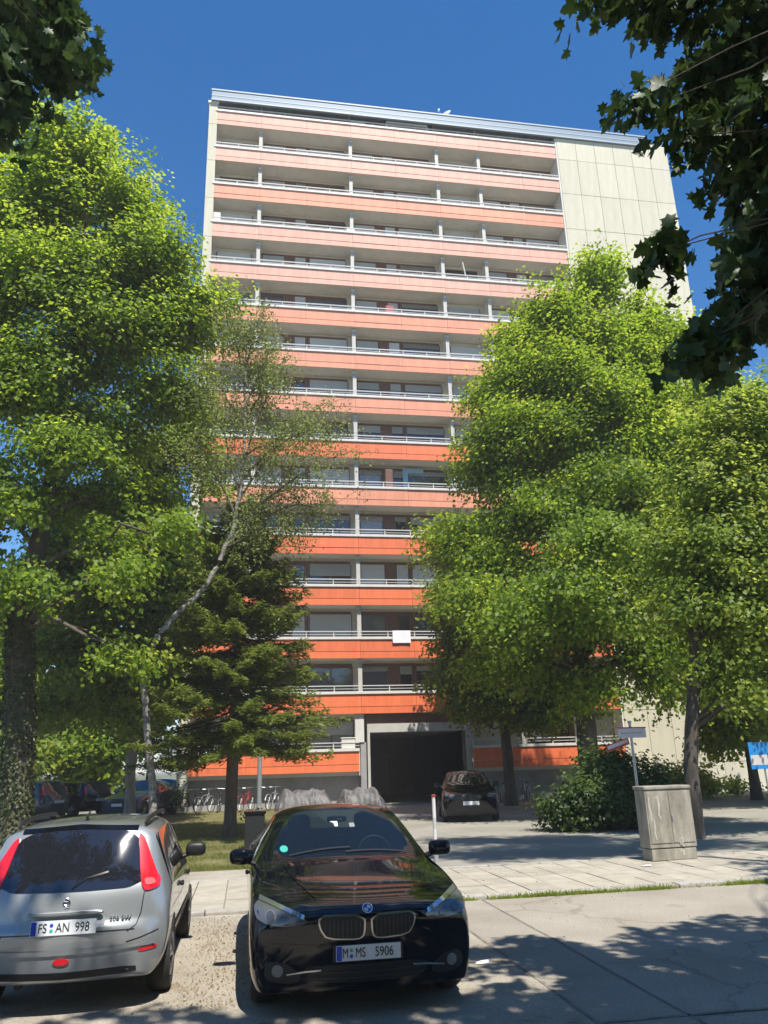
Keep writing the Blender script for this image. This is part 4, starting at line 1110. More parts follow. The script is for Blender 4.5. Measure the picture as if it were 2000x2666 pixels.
def split_mesh(me, names, mats, root, sides=None):
    """one child mesh per material index"""
    for mi in range(len(names)):
        bm = bmesh.new(); bm.from_mesh(me)
        bmesh.ops.delete(bm, geom=[f for f in bm.faces if f.material_index != mi], context='FACES')
        for f in bm.faces: f.material_index = 0; f.smooth = True
        if mi == 1:
            # every pane its own object
            bm.faces.ensure_lookup_table()
            seen = set(); isl = []
            for f in bm.faces:
                if f.index in seen: continue
                st = [f]; seen.add(f.index); cur = []
                while st:
                    g = st.pop(); cur.append(g.index)
                    for e in g.edges:
                        for h in e.link_faces:
                            if h.index not in seen: seen.add(h.index); st.append(h)
                isl.append(set(cur))
            for cur in isl:
                b2 = bm.copy(); b2.faces.ensure_lookup_table()
                bmesh.ops.delete(b2, geom=[f for f in b2.faces if f.index not in cur], context='FACES')
                c = sum((v.co for v in b2.verts), Vector()) / max(1, len(b2.verts))
                m2 = bpy.data.meshes.new('pane'); b2.to_mesh(m2); b2.free()
                link('side_window' if abs(c.x) > 0.3 else 'windscreen', m2, mats[1] if (abs(c.x) > .3 or len(mats) < 3) else mats[2], root)
        else:
            m2 = bpy.data.meshes.new(names[mi]); bm.to_mesh(m2)
            link(names[mi], m2, mats[mi], root)
        bm.free()


class Surf:
    def __init__(s, me, root):
        bm = bmesh.new(); bm.from_mesh(me)
        s.t = BVHTree.FromBMesh(bm); bm.free(); s.root = root

    def hit(s, a, b, d):
        if d == 'y': o, v = Vector((a, -3, b)), Vector((0, 1, 0))
        elif d == '-y': o, v = Vector((a, 9, b)), Vector((0, -1, 0))
        elif d == 'x': o, v = Vector((-3, a, b)), Vector((1, 0, 0))
        elif d == '-x': o, v = Vector((3, a, b)), Vector((-1, 0, 0))
        else: o, v = Vector((a, b, 4)), Vector((0, 0, -1))
        p, n, i, dist = s.t.ray_cast(o, v)
        if p is None:
            q = o + v * 3
            p, n, i, dist = s.t.find_nearest(q)
        if n.dot(v) > 0: n = -n
        return p, n

    def patch(s, name, poly, d, m, off=0.005, parent=None, dens=28, thick=0.012, smoothit=1):
        # resample and round the outline
        pts = [Vector(p) for p in poly]
        for _ in range(smoothit):
            q = []
            for i in range(len(pts)):
                a, b = pts[i], pts[(i + 1) % len(pts)]
                q += [a.lerp(b, .2), a.lerp(b, .8)]
            pts = q
        L = [0]
        for i in range(len(pts)): L.append(L[-1] + (pts[(i + 1) % len(pts)] - pts[i]).length)
        ring = []
        for k in range(dens):
            t = L[-1] * k / dens
            i = max(j for j in range(len(pts)) if L[j] <= t)
            ring.append(pts[i].lerp(pts[(i + 1) % len(pts)], (t - L[i]) / max(1e-9, L[i + 1] - L[i])))
        c = sum(ring, Vector((0, 0))) / dens
        vs, fs = [], []
        levels = [(1.0, -thick), (1.0, off), (.75, off), (.5, off), (.25, off)]
        for (sc, of) in levels:
            for p in ring:
                q = c + (p - c) * sc
                h, n = s.hit(q.x, q.y, d)
                vs.append(h + n * of)
        h, n = s.hit(c.x, c.y, d)
        vs.append(h + n * off)
        for l in range(len(levels) - 1):
            for k in range(dens):
                k2 = (k + 1) % dens
                fs.append((l * dens + k, l * dens + k2, (l + 1) * dens + k2, (l + 1) * dens + k))
        l = len(levels) - 1
        for k in range(dens): fs.append((l * dens + k, l * dens + (k + 1) % dens, len(vs) - 1))
        mb = MB(); mb.add(vs, fs)
        return mb.build(name, m, parent or s.root, world=False, smooth=True)

    def ribbon(s, name, line, w, d, m, off=0.003, parent=None, seg=24, closed=False):
        pts = [Vector(p) for p in line]
        if closed: pts.append(pts[0])
        L = [0]
        for i in range(len(pts) - 1): L.append(L[-1] + (pts[i + 1] - pts[i]).length)
        rs_ = []
        for k in range(seg + 1):
            t = L[-1] * k / seg
            i = max(j for j in range(len(pts) - 1) if L[j] <= t + 1e-9)
            rs_.append(pts[i].lerp(pts[i + 1], (t - L[i]) / max(1e-9, L[i + 1] - L[i])))
        vs, fs = [], []
        for k, p in enumerate(rs_):
            a, b = rs_[max(0, k - 1)], rs_[min(seg, k + 1)]
            if closed and k in (0, seg): a, b = rs_[seg - 1], rs_[1]
            t = (b - a).normalized(); nrm = Vector((-t.y, t.x))
            for sgn in (-1, 1):
                q = p + nrm * w / 2 * sgn
                h, n = s.hit(q.x, q.y, d)
                vs.append(h + n * off)
            q = p
        for k in range(seg): fs.append((2 * k, 2 * k + 1, 2 * k + 3, 2 * k + 2))
        # give it thickness: raised middle
        mb = MB(); mb.add(vs, fs)
        return mb.build(name, m, parent or s.root, world=False, smooth=True)


def wheel(root, x, y, r_, side, spokes=5, w=0.205, name='wheel'):
    t = MB()
    rr = r_
    prof = [(rr * .66, -w / 2), (rr * .9, -w / 2 - .008), (rr * .98, -w / 2 + .03), (rr, -w / 4), (rr, w / 4), (rr * .98, w / 2 - .03), (rr * .9, w / 2 + .008), (rr * .66, w / 2), (rr * .66, -w / 2)]
    t.lathe(prof, 28, 'x')
    o = link(name, t.mesh('tyre', smooth=True), M['rubber'], root, (x, y, r_))
    rm = MB()
    s = side
    rm.lathe([(rr * .67, s * (w / 2 - .012)), (rr * .62, s * (w / 2 - .005)), (rr * .58, s * (w / 2 - .03)), (rr * .58, -s * .06)], 28, 'x')
    for k in range(spokes):
        a = 2 * math.pi * k / spokes + .3
        ca, sa = math.cos(a), math.sin(a)
        rm.tube([(s * (w / 2 - .03), ca * rr * .08, sa * rr * .08), (s * (w / 2 - .02), ca * rr * .35, sa * rr * .35), (s * (w / 2 - .025), ca * rr * .6, sa * rr * .6)], [.045, .034, .03], 6)
    rm.lathe([(0.0, s * (w / 2 - .005)), (rr * .12, s * (w / 2 - .008)), (rr * .16, s * (w / 2 - .04))], 16, 'x')
    link('rim', rm.mesh('rim', smooth=True), M['alloy'], o)
    dk = MB(); dk.lathe([(0.0, s * .01), (rr * .6, s * .01), (rr * .6, s * .0)], 20, 'x')
    link('brake_disc', dk.mesh('brake_disc'), M['plastic'], o)
    return o


def text_part(name, txt, size, m, parent, loc, rot, sx=1.0, extr=0.001):
    cu = bpy.data.curves.new('t', 'FONT')
    cu.body = txt; cu.size = size; cu.align_x = 'CENTER'; cu.align_y = 'CENTER'; cu.extrude = extr
    cu.offset = 0.0
    ob = bpy.data.objects.new('t', cu); COL.objects.link(ob)
    me = bpy.data.meshes.new_from_object(ob.evaluated_get(bpy.context.evaluated_depsgraph_get()))
    bpy.data.objects.remove(ob)
    o = link(name, me, m, parent, loc)
    o.rotation_euler = rot; o.scale.x = sx
    return o


def number_plate(root, y, z, tilt, groups, seals=(), x=0.0, w=.52):
    """German style plate facing -y; groups = [(text, x offset, width scale)]"""
    p = MB().box(-w / 2, w / 2, -.004, .004, -.056, .056).build('number_plate', M['plate'], root, world=False, bevel=.003)
    p.location = (x, y, z); p.rotation_euler = (tilt, 0, 0)
    MB().box(-w / 2 + .004, -w / 2 + .046, -.0058, -.0042, -.052, .052).build('blue_band', M['plate_blue'], p, world=False)
    for t, xx, sc in groups:
        text_part('lettering', t, .098, M['ink'], p, (xx, -.0062, -.002), (R(90), 0, 0), sc)
    for xx, zz, mm in seals:
        s = MB(); s.lathe([(0, -.0064), (.014, -.0064), (.014, -.0042)], 14, 'y', (xx, 0, zz))
        s.build('seal', mm, p, world=False)
    return p


def mirror(root, x, y, z, s, paint):
    mb = MB(); mb.rbox((x + s * .09, y, z + .03), (.115, .075, .075), .6)
    o = mb.build('wing_mirror', paint, root, world=False, smooth=True)
    MB().tube([(x - s * .06, y - .02, z - .04), (x + s * .03, y, z - .015)], [.03, .025], 8).build('stalk', M['plastic'], o, world=False)
    return o


M['grille_chrome'] = mat('grille_chrome', (0.42, 0.42, 0.43), 0.2, metal=1.0)
# ---- black saloon, front towards the camera
SAL = [
 (0.00, .26, [(0, .20), (.80, .20), (.86, .30), (.88, .48), (.87, .63), (.82, .70), (.58, .745), (.28, .76), (0, .765)]),
 (0.09, .26, [(0, .18), (.86, .18), (.91, .28), (.93, .50), (.925, .66), (.875, .765), (.62, .80), (.3, .82), (0, .825)]),
 (0.42, .18, [(0, .17), (.89, .17), (.93, .27), (.945, .54), (.94, .74), (.89, .855), (.64, .89), (.3, .905), (0, .905)]),
 (1.00, .10, [(0, .17), (.89, .17), (.93, .27), (.95, .60), (.945, .84), (.885, .94), (.65, .97), (.3, .985), (0, .985)]),
 (1.42, .20, [(0, .17), (.80, .17), (.92, .30), (.945, .62), (.93, .92), (.84, 1.0), (.74, 1.02), (.36, 1.05), (0, 1.055)]),
 (2.22, .10, [(0, .17), (.80, .17), (.92, .30), (.945, .62), (.93, .97), (.66, 1.375), (.585, 1.42), (.3, 1.465), (0, 1.475)]),
 (2.70, .03, [(0, .17), (.80, .17), (.92, .30), (.945, .62), (.93, .98), (.655, 1.40), (.58, 1.445), (.3, 1.487), (0, 1.493)]),
 (3.30, .00, [(0, .17), (.80, .17), (.92, .30), (.945, .62), (.93, .99), (.64, 1.385), (.565, 1.43), (.3, 1.465), (0, 1.47)]),
 (3.75, .00, [(0, .17), (.80, .17), (.92, .30), (.945, .64), (.93, 1.0), (.61, 1.31), (.54, 1.355), (.28, 1.385), (0, 1.39)]),
 (4.38, -.04, [(0, .2), (.80, .2), (.91, .32), (.935, .66), (.90, 1.01), (.78, 1.08), (.64, 1.095), (.3, 1.11), (0, 1.11)]),
 (4.80, -.14, [(0, .24), (.76, .24), (.86, .36), (.89, .66), (.85, .98), (.74, 1.06), (.6, 1.08), (.3, 1.09), (0, 1.09)]),
 (4.92, -.16, [(0, .32), (.66, .32), (.76, .42), (.8, .66), (.76, .90), (.66, .98), (.54, 1.0), (.28, 1.01), (0, 1.01)]),
]
SAL_GLASS = {(4, 6), (4, 7), (5, 4), (6, 4), (7, 4), (8, 6), (8, 7), (4, 4)}

def black_saloon():
    root = thing('parked_car', 'black saloon car parked nose out beside the silver estate car', 'car', (1.0, 6.92, 0), 0, 'parked cars')
    me = loft_body(SAL, SAL_GLASS, [(0, 11, 1, .7), (0, 4, 5, .55), (4, 9, 4, .4), (0, 11, 2, .2)], [(1, 5, 8, .25), (0, 1, 8, .35)])
    split_mesh(me, ('body', 'glass'), (M['paint_black'], M['car_glass'], M['windscreen']), root)
    S = Surf(me, root)
    # cabin seen through the windscreen
    MB().rbox((0, 1.86, .93), (.76, .24, .10), .5).build('dashboard', M['plastic'], root, world=False, smooth=True)
    for sx_ in (-.38, .38):
        st_ = MB(); st_.rbox((sx_, 2.72, .90), (.24, .09, .34), .55); st_.rbox((sx_, 2.5, .52), (.24, .26, .10), .5)
        so_ = st_.build('seat', M['seat'], root, world=False, smooth=True)
        MB().rbox((sx_, 2.78, 1.30), (.13, .05, .08), .6).build('headrest', M['seat'], so_, world=False, smooth=True)
    MB().tube([(.38 + .18 * math.cos(a), 2.08 + .06 * math.sin(a), 1.0 + .17 * math.sin(a)) for a in [i * math.pi / 10 for i in range(21)]], .014, 6).build('steering_wheel', M['plastic'], root, world=False)
    MB().rbox((0, 2.28, 1.345), (.11, .02, .032), .5).build('rear_view_mirror', M['plastic'], root, world=False, smooth=True)
    for sgn, dd in ((-1, 'x'), (1, '-x')):
        for yw in (.86, 3.82):
            S.patch('wheel_arch', [(yw + .365 * math.cos(a), .34 + .365 * math.sin(a)) for a in [i * math.pi / 12 for i in range(24)]], dd, M['plastic'], .002, smoothit=0)
            wheel(root, sgn * .80, yw, .335, sgn)
        S.ribbon('door_seam', [(1.55, .35), (1.5, .75), (1.62, .95)], .008, dd, M['plastic'])
        S.ribbon('door_seam', [(2.72, .32), (2.72, .97)], .008, dd, M['plastic'])
        for yy in (2.45, 3.45):
            hp = S.hit(yy, .84, dd)[0]
            MB().rbox((hp.x + sgn * .02, yy, .84), (.02, .10, .018), .6).build('door_handle', M['paint_black'], root, world=False, smooth=True)
        S.ribbon('window_trim', [(1.72, .985), (2.4, 1.0), (3.2, 1.01), (4.0, 1.015)], .018, dd, M['chrome'], .004)
        S.ribbon('window_pillar', [(2.72, 1.0), (2.76, 1.37)], .06, dd, M['gloss_black'], .004)
        mirror(root, sgn * .93, 1.78, 1.03, sgn, M['paint_black'])
    # grilles
    FZ = -.038
    _hit, _patch, _rib = S.hit, S.patch, S.ribbon
    S.patch = lambda n_, poly, d_, *a_, **k_: _patch(n_, [(p[0], p[1] + FZ) for p in poly] if d_ == 'y' else poly, d_, *a_, **k_)
    S.ribbon = lambda n_, line, w_, d_, *a_, **k_: _rib(n_, [(p[0], p[1] + FZ) for p in line] if d_ == 'y' else line, w_, d_, *a_, **k_)
    for sgn in (-1, 1):
        q = lambda pts: [(sgn * x, z) for x, z in pts]
        outer = q([(.018, .795), (.34, .80), (.40, .775), (.385, .70), (.33, .625), (.07, .615), (.025, .65)])
        inner = q([(.032, .783), (.338, .788), (.385, .768), (.371, .703), (.322, .637), (.076, .627), (.039, .656)])
        g = S.patch('grille', outer, 'y', M['grille_chrome'], .012, dens=40)
        S.patch('grille_mesh', inner, 'y', M['plastic'], .016, parent=g, dens=36)
        for i in range(9):
            x = .065 + i * .034
            zt = .772; zb = .64 if x < .3 else .655 + (x - .3) * .6
            S.ribbon('slat', [(sgn * x, zb), (sgn * x, zt)], .007, 'y', M['slat'], .022, parent=g, seg=4)
        hl = q([(.48, .768), (.58, .80), (.74, .846), (.86, .878), (.895, .84), (.88, .77), (.80, .732), (.66, .715), (.55, .722), (.49, .742)])
        h = S.patch('headlight', hl, 'y', M['lamp_glass'], .010, dens=40)
        for cx_, cz_, rr_ in ((.765, .778, .042), (.635, .755, .036)):
            S.patch('lamp_ring', [(sgn * cx_ + rr_ * math.cos(a), cz_ + rr_ * math.sin(a)) for a in [i * math.pi / 8 for i in range(16)]], 'y', M['lamp_ring'], .014, parent=h, dens=20)
            S.patch('lamp_bulb', [(sgn * cx_ + rr_ * .84 * math.cos(a), cz_ + rr_ * .84 * math.sin(a)) for a in [i * math.pi / 8 for i in range(16)]], 'y', M['lamp_dark'], .018, parent=h, dens=16)
        S.ribbon('light_brow', q([(.50, .782), (.62, .818), (.76, .858), (.855, .882)]), .026, 'y', M['lamp_inner'], .016, parent=h)
        S.patch('fog_light', [(sgn * .71 + .045 * math.cos(a), .40 + .045 * math.sin(a)) for a in [i * math.pi / 8 for i in range(16)]], 'y', M['lamp_ring'], .006, dens=20)
        S.patch('side_intake', q([(.52, .36), (.62, .45), (.8, .47), (.82, .35), (.70, .31), (.56, .31)]), 'y', M['plastic'], .003, dens=28)
        S.ribbon('bumper_trim', q([(.37, .405), (.5, .395), (.64, .375)]), .012, 'y', M['chrome'], .010)
    S.patch('lower_intake', [(-.52, .44), (.52, .44), (.46, .31), (-.46, .31)], 'y', M['plastic'], .002, dens=36)
    for zz_i in (.345, .385):
        S.ribbon('intake_slat', [(-.46, zz_i), (.46, zz_i)], .008, 'y', M['slat'], .008, seg=20)
    S.ribbon('bumper_crease', [(-.80, .60), (-.4, .578), (0, .575), (.4, .578), (.80, .60)], .012, 'y', M['gloss_black'], .003, seg=36)
    S.ribbon('bonnet_seam', [(-.56, .822), (-.3, .842), (0, .846), (.3, .842), (.56, .822)], .007, 'y', M['plastic'], .002, seg=36)
    for sgn in (-1, 1):
        S.ribbon('bonnet_crease', [(sgn * .40, .28), (sgn * .52, .7), (sgn * .62, 1.3)], .012, 'z', M['paint_black'], .006, seg=16)
    # roundel on the bonnet
    bp_, bn = S.hit(0, .833 + FZ, 'y')
    bd = MB(); bd.lathe([(0, -.006), (.041, -.006), (.041, .004)], 24, 'y')
    b = bd.build('badge', M['gloss_black'], root, world=False); b.location = bp_; b.rotation_euler = (R(-38), 0, 0)
    for k in range(4):
        vs = [(0, -.0075, 0)] + [(.028 * math.cos(k * math.pi / 2 + a), -.0075, .028 * math.sin(k * math.pi / 2 + a)) for a in [i * math.pi / 16 for i in range(9)]]
        MB().add(vs, [(0, i + 1, i) for i in range(1, 9)]).build('badge_quarter', M['badge_blue'] if k % 2 else M['plate'], b, world=False)
    rg_ = MB(); rg_.lathe([(.036, -.008), (.042, -.008), (.042, -.004), (.036, -.004), (.036, -.008)], 24, 'y'); rg_.build('badge_ring', M['chrome'], b, world=False)
    pp = S.hit(0, .525 + FZ, 'y')[0]
    number_plate(root, pp.y - .014, .525 + FZ, R(3), [('M', -.186, .66), ('MS', -.066, .68), ('5906', .125, .78)], [(-.138, .02, M['seal']), (-.138, -.022, M['plate_blue'])])
    MB().box(-.28, .28, pp.y - .009, pp.y + .05, .462 + FZ, .588 + FZ).build('plate_holder', M['plastic'], root, world=False, bevel=.004)
    S.patch, S.ribbon = _patch, _rib
    # wipers and things seen through the windscreen
    for x0, x1 in ((-.55, .05), (.0, .62)):
        S.ribbon('wiper', [(x0, 1.60 - .12 * (1 - abs(x0))), (x1, 1.55)], .022, 'z', M['plastic'], .012, seg=14)
    S.patch('windscreen_sticker', [(-.60 + .04 * math.cos(a), 1.12 + .027 * math.sin(a)) for a in [i * math.pi / 8 for i in range(16)]], 'y', M['seal'], .004, dens=18)
    S.patch('windscreen_sticker', [(-.11, 1.34), (-.03, 1.34), (-.03, 1.295), (-.065, 1.295), (-.07, 1.325)], 'y', M['shutter'], .004, smoothit=0, dens=20)
    S.patch('toll_sticker', [(.09, 1.32), (.145, 1.32), (.145, 1.285), (.09, 1.285)], 'y', M['steel'], .004, smoothit=0, dens=20)
    S.patch('roof_seam', [(-.03, 2.0), (.03, 2.0), (.03, 2.02), (-.03, 2.02)], 'z', M['plastic'], .002)
    return root, me
BLACK, SAL_ME = black_saloon()

# ---- silver estate, tail towards the camera
EST = [
 (0.00, .16, [(0, .30), (.56, .30), (.66, .36), (.70, .48), (.70, .56), (.66, .615), (.52, .635), (.26, .64), (0, .64)]),
 (0.045, .20, [(0, .26), (.66, .26), (.76, .36), (.805, .50), (.80, .61), (.735, .70), (.58, .715), (.28, .72), (0, .72)]),
 (0.11, .15, [(0, .24), (.70, .24), (.80, .34), (.835, .56), (.825, .78), (.755, .92), (.62, .945), (.3, .955), (0, .955)]),
 (0.44, .09, [(0, .24), (.70, .24), (.80, .32), (.838, .58), (.825, .90), (.655, 1.34), (.585, 1.405), (.3, 1.44), (0, 1.445)]),
 (0.66, .03, [(0, .2), (.70, .2), (.80, .30), (.838, .58), (.825, .92), (.66, 1.38), (.59, 1.44), (.3, 1.475), (0, 1.48)]),
 (1.50, .0, [(0, .2), (.70, .2), (.80, .30), (.84, .58), (.825, .92), (.66, 1.39), (.59, 1.45), (.3, 1.485), (0, 1.49)]),
 (2.25, -.05, [(0, .2), (.70, .2), (.80, .30), (.84, .58), (.825, .90), (.645, 1.36), (.575, 1.42), (.3, 1.455), (0, 1.46)]),
 (3.05, -.16, [(0, .2), (.70, .2), (.80, .30), (.84, .58), (.82, .86), (.72, .965), (.64, .985), (.3, 1.01), (0, 1.015)]),
 (3.65, -.25, [(0, .2), (.70, .2), (.79, .30), (.83, .56), (.80, .76), (.70, .83), (.56, .85), (.3, .87), (0, .87)]),
 (4.03, -.40, [(0, .26), (.56, .26), (.66, .34), (.70, .5), (.68, .62), (.6, .68), (.5, .70), (.26, .71), (0, .71)]),
]
EST_GLASS = {(4, 4), (5, 4), (6, 4), (6, 6), (6, 7), (3, 4)}

def silver_estate():
    root = thing('parked_car', 'silver estate car with tall red tail lights parked tail out at left', 'car', (-1.46, 7.62, 0), 0, 'parked cars')
    me = loft_body(EST, EST_GLASS, [(0, 9, 1, .6), (2, 7, 4, .5), (3, 7, 5, .4), (0, 2, 3, .3)], [(1, 3, 8, .6), (0, 3, 8, .35), (3, 5, 8, .6), (2, 5, 8, .3)])
    split_mesh(me, ('body', 'glass'), (M['paint_silver'], M['car_glass']), root)
    S = Surf(me, root)
    for sgn, dd in ((-1, 'x'), (1, '-x')):
        for yw in (.80, 3.25):
            S.patch('wheel_arch', [(yw + .325 * math.cos(a), .31 + .325 * math.sin(a)) for a in [i * math.pi / 12 for i in range(24)]], dd, M['plastic'], .002, smoothit=0)
            wheel(root, sgn * .735, yw, .295, sgn, 7, .185)
        S.ribbon('door_seam', [(1.32, .35), (1.30, .9)], .008, dd, M['plastic'])
        S.ribbon('door_seam', [(2.28, .32), (2.28, .9)], .008, dd, M['plastic'])
        S.ribbon('rubbing_strip', [(.95, .50), (2.9, .50)], .05, dd, M['plastic'], .008)
        S.ribbon('window_pillar', [(1.33, .93), (1.30, 1.36)], .06, dd, M['gloss_black'], .004)
        S.ribbon('window_pillar', [(2.27, .92), (2.24, 1.33)], .05, dd, M['gloss_black'], .004)
        mirror(root, sgn * .82, 2.62, .99, sgn, M['plastic'])
        for yy in (1.50, 2.48):
            hp = S.hit(yy, .80, dd)[0]
            MB().rbox((hp.x + sgn * .018, yy, .80), (.018, .08, .022), .6).build('door_handle', M['plastic'], root, world=False, smooth=True)
        rr_ = MB(); rr_.tube([(sgn * .555, .55, 1.44), (sgn * .57, .66, 1.485), (sgn * .575, 1.3, 1.50), (sgn * .565, 2.0, 1.49), (sgn * .555, 2.15, 1.45)], [.014, .02, .022, .02, .014], 8)
        rr_.build('roof_rail', M['plastic'], root, world=False, smooth=True)
        q = lambda pts: [(sgn * x, z) for x, z in pts]
        tl = S.patch('tail_light', q([(.505, 1.36), (.555, 1.34), (.615, 1.22), (.70, 1.03), (.735, .99), (.725, .925), (.62, .905), (.585, .95), (.555, 1.10), (.53, 1.25)]), 'y', M['red_lens'], .014, dens=44)
        S.patch('reverse_lens', q([(.60, 1.0), (.675, 1.0), (.70, .955), (.62, .945)]), 'y', M['red_pale'], .018, parent=tl, dens=20)
        S.patch('rear_reflector', q([(.60, .478), (.74, .492), (.745, .465), (.60, .448)]), 'y', M['red_lens'], .006, dens=24)
        S.ribbon('bumper_seam', q([(.75, .60), (.60, .555), (.50, .535)]), .010, 'y', M['plastic'], .002)
        S.ribbon('tailgate_seam', q([(.615, .90), (.60, .75), (.57, .66), (.50, .615)]), .008, 'y', M['plastic'], .003)
    rg_ = S.patch('rear_window', [(-.50, 1.385), (0, 1.415), (.50, 1.385), (.55, 1.15), (.60, .945), (0, .935), (-.60, .945), (-.55, 1.15)], 'y', M['car_glass_rear'], .006, dens=60)
    wp = S.ribbon('rear_wiper', [(.02, .955), (.13, 1.03), (.30, 1.07)], .014, 'y', M['gloss_black'], .012, parent=rg_, seg=18)
    S.ribbon('spoiler_edge', [(-.5, 1.405), (0, 1.432), (.5, 1.405)], .03, 'y', M['gloss_black'], .012, seg=24)
    S.ribbon('bumper_seam', [(-.56, .627), (0, .64), (.56, .627)], .010, 'y', M['plastic'], .002, seg=30)
    S.ribbon('bumper_strip', [(-.72, .515), (-.4, .50), (0, .50), (.4, .50), (.72, .515)], .028, 'y', M['paint_silver'], .016, seg=36)
    S.patch('lower_bumper', [(-.60, .355), (0, .345), (.60, .355), (.60, .30), (0, .29), (-.60, .30)], 'y', M['plastic'], .004, dens=44)
    S.patch('fog_light', [(.065 * math.cos(a) , .425 + .027 * math.sin(a)) for a in [i * math.pi / 8 for i in range(16)]], 'y', M['red_lens'], .008, dens=24)
    S.patch('plate_recess', [(-.345, .765), (.325, .775), (.315, .655), (.27, .60), (-.29, .60), (-.34, .66)], 'y', M['paint_silver'], .001, dens=36)
    hb = S.hit(0, .775, 'y')[0]
    hd = MB(); hd.rbox((0, hb.y - .012, .782), (.31, .022, .018), .5); hd.build('tailgate_handle', M['paint_silver'], root, world=False, smooth=True)
    em, en = S.hit(0, .86, 'y')
    e = MB()
    e.tube([(-.012, 0, -.035), (.018, 0, -.03), (.022, 0, .0), (.006, 0, .03), (-.02, 0, .035)], [.007, .008, .009, .009, .006], 6)
    e.tube([(.006, 0, .005), (-.028, 0, .012), (-.034, 0, .0)], [.006, .006, .004], 6)
    e.tube([(.0, 0, -.03), (-.02, 0, -.012), (-.03, 0, -.018)], [.006, .005, .004], 6)
    eo = e.build('emblem', M['chrome'], root, world=False, smooth=True); eo.location = em + Vector((0, -.01, 0)); eo.rotation_euler = (R(-10), 0, 0)
    tp_ = S.hit(.50, .70, 'y')[0]
    text_part('model_lettering', '206 SW', .055, M['chrome'], root, (.44, tp_.y - .022, .715), (R(83), 0, R(12)), 1.0, .003)
    pz = S.hit(0, .685, 'y')[0]
    number_plate(root, pz.y - .016, .683, R(-8), [('FS', -.165, .8), ('AN', -.005, .8), ('998', .15, .8)], [(-.095, .02, M['plate_blue']), (-.095, -.02, M['seal'])])
    an = MB(); an.tube([(0, .72, 1.475), (0, .70, 1.50), (0, .86, 1.56)], [.022, .014, .006], 8); an.build('antenna', M['plastic'], root, world=False)
    ex = MB(); ex.tube([(-.35, .16, .24), (-.35, .6, .24)], .03, 10); ex.build('exhaust', M['plastic'], root, world=False)
    return root, me
SILVER, EST_ME = silver_estate()

def simple_car(label, loc, rz, me, stations_front, paint, front, group='parked cars', sc=(1, 1, 1)):
    """a farther car from the same kind of body; front: which end carries y=0"""
    root = thing('parked_car', label, 'car', loc, rz, group)
    split_mesh(me, ('body', 'glass'), (paint, M['car_glass']), root)
    S = Surf(me, root)
    saloon = front == 'saloon'
    yl = (.86, 3.82) if saloon else (.80, 3.25)
    rr = .335 if saloon else .295
    for sgn, dd in ((-1, 'x'), (1, '-x')):
        for yw in yl:
            S.patch('wheel_arch', [(yw + rr * 1.1 * math.cos(a), rr + rr * 1.1 * math.sin(a)) for a in [i * math.pi / 6 for i in range(12)]], dd, M['plastic'], .002, smoothit=0, dens=20)
            wheel(root, sgn * (.83 if saloon else .735), yw, rr, sgn)
        mirror(root, sgn * (.93 if saloon else .82), 1.78 if saloon else 2.62, 1.02, sgn, paint)
        q = lambda pts: [(sgn * x, z) for x, z in pts]
        if saloon:
            S.patch('headlight', q([(.50, .775), (.76, .862), (.845, .86), (.84, .735), (.58, .71)]), 'y', M['lamp_glass'], .010, dens=24)
            S.patch('tail_light', q([(.5, .93), (.76, .93), (.76, .83), (.5, .83)]), '-y', M['red_lens'], .01, dens=24)
        else:
            S.patch('tail_light', q([(.53, 1.30), (.62, 1.2), (.73, .98), (.72, .90), (.60, .90), (.57, 1.05)]), 'y', M['red_lens'], .014, dens=24)
            S.patch('headlight', q([(.42, .70), (.62, .72), (.64, .62), (.44, .60)]), '-y', M['lamp_glass'], .01, dens=24)
    if saloon:
        S.patch('grille', [(-.38, .79), (.38, .79), (.32, .63), (-.32, .63)], 'y', M['plastic'], .01, dens=28)
    else:
        S.patch('rear_window', [(-.50, 1.385), (.50, 1.385), (.60, .945), (-.60, .945)], 'y', M['car_glass_rear'], .006, dens=36)
    pz = S.hit(0, .55 if saloon else .685, 'y')[0]
    p = MB().box(-.26, .26, pz.y - .02, pz.y - .012, pz.z - .055, pz.z + .055).build('number_plate', M['plate'], root, world=False)
    root.scale = sc
    return root
simple_car('black car parked nose out in the driveway before the passage', (7.32, 26.6, .016), R(-11), SAL_ME, None, M['paint_black'], 'saloon', sc=(1.0, .88, 1.08))
simple_car('dark grey estate in the car park with bright red tail light', (-7.7, 37.2, .026), R(60), EST_ME, None, M['paint_grey'], 'estate', sc=(1.1, 1.1, 1.12))
simple_car('black car in the car park between grey estate and blue car', (-6.4, 39.6, .026), R(50), EST_ME, None, M['paint_black'], 'estate', sc=(1.08, 1.1, 1.05))
simple_car('dark blue car facing the street in the car park', (-5.3, 36.6, .026), R(-22), SAL_ME, None, M['paint_blue'], 'saloon', sc=(.95, .9, 1.02))
simple_car('dark car at the left picture edge behind the ivy trunk', (-10.6, 37.8, .026), R(15), SAL_ME, None, M['paint_blue'], 'saloon', sc=(1, .95, 1.0))
simple_car('light blue car at the left corner of the building', (-4.6, 43.6, .026), R(-8), SAL_ME, None, M['paint_lightblue'], 'saloon', sc=(.95, .9, 1.0))

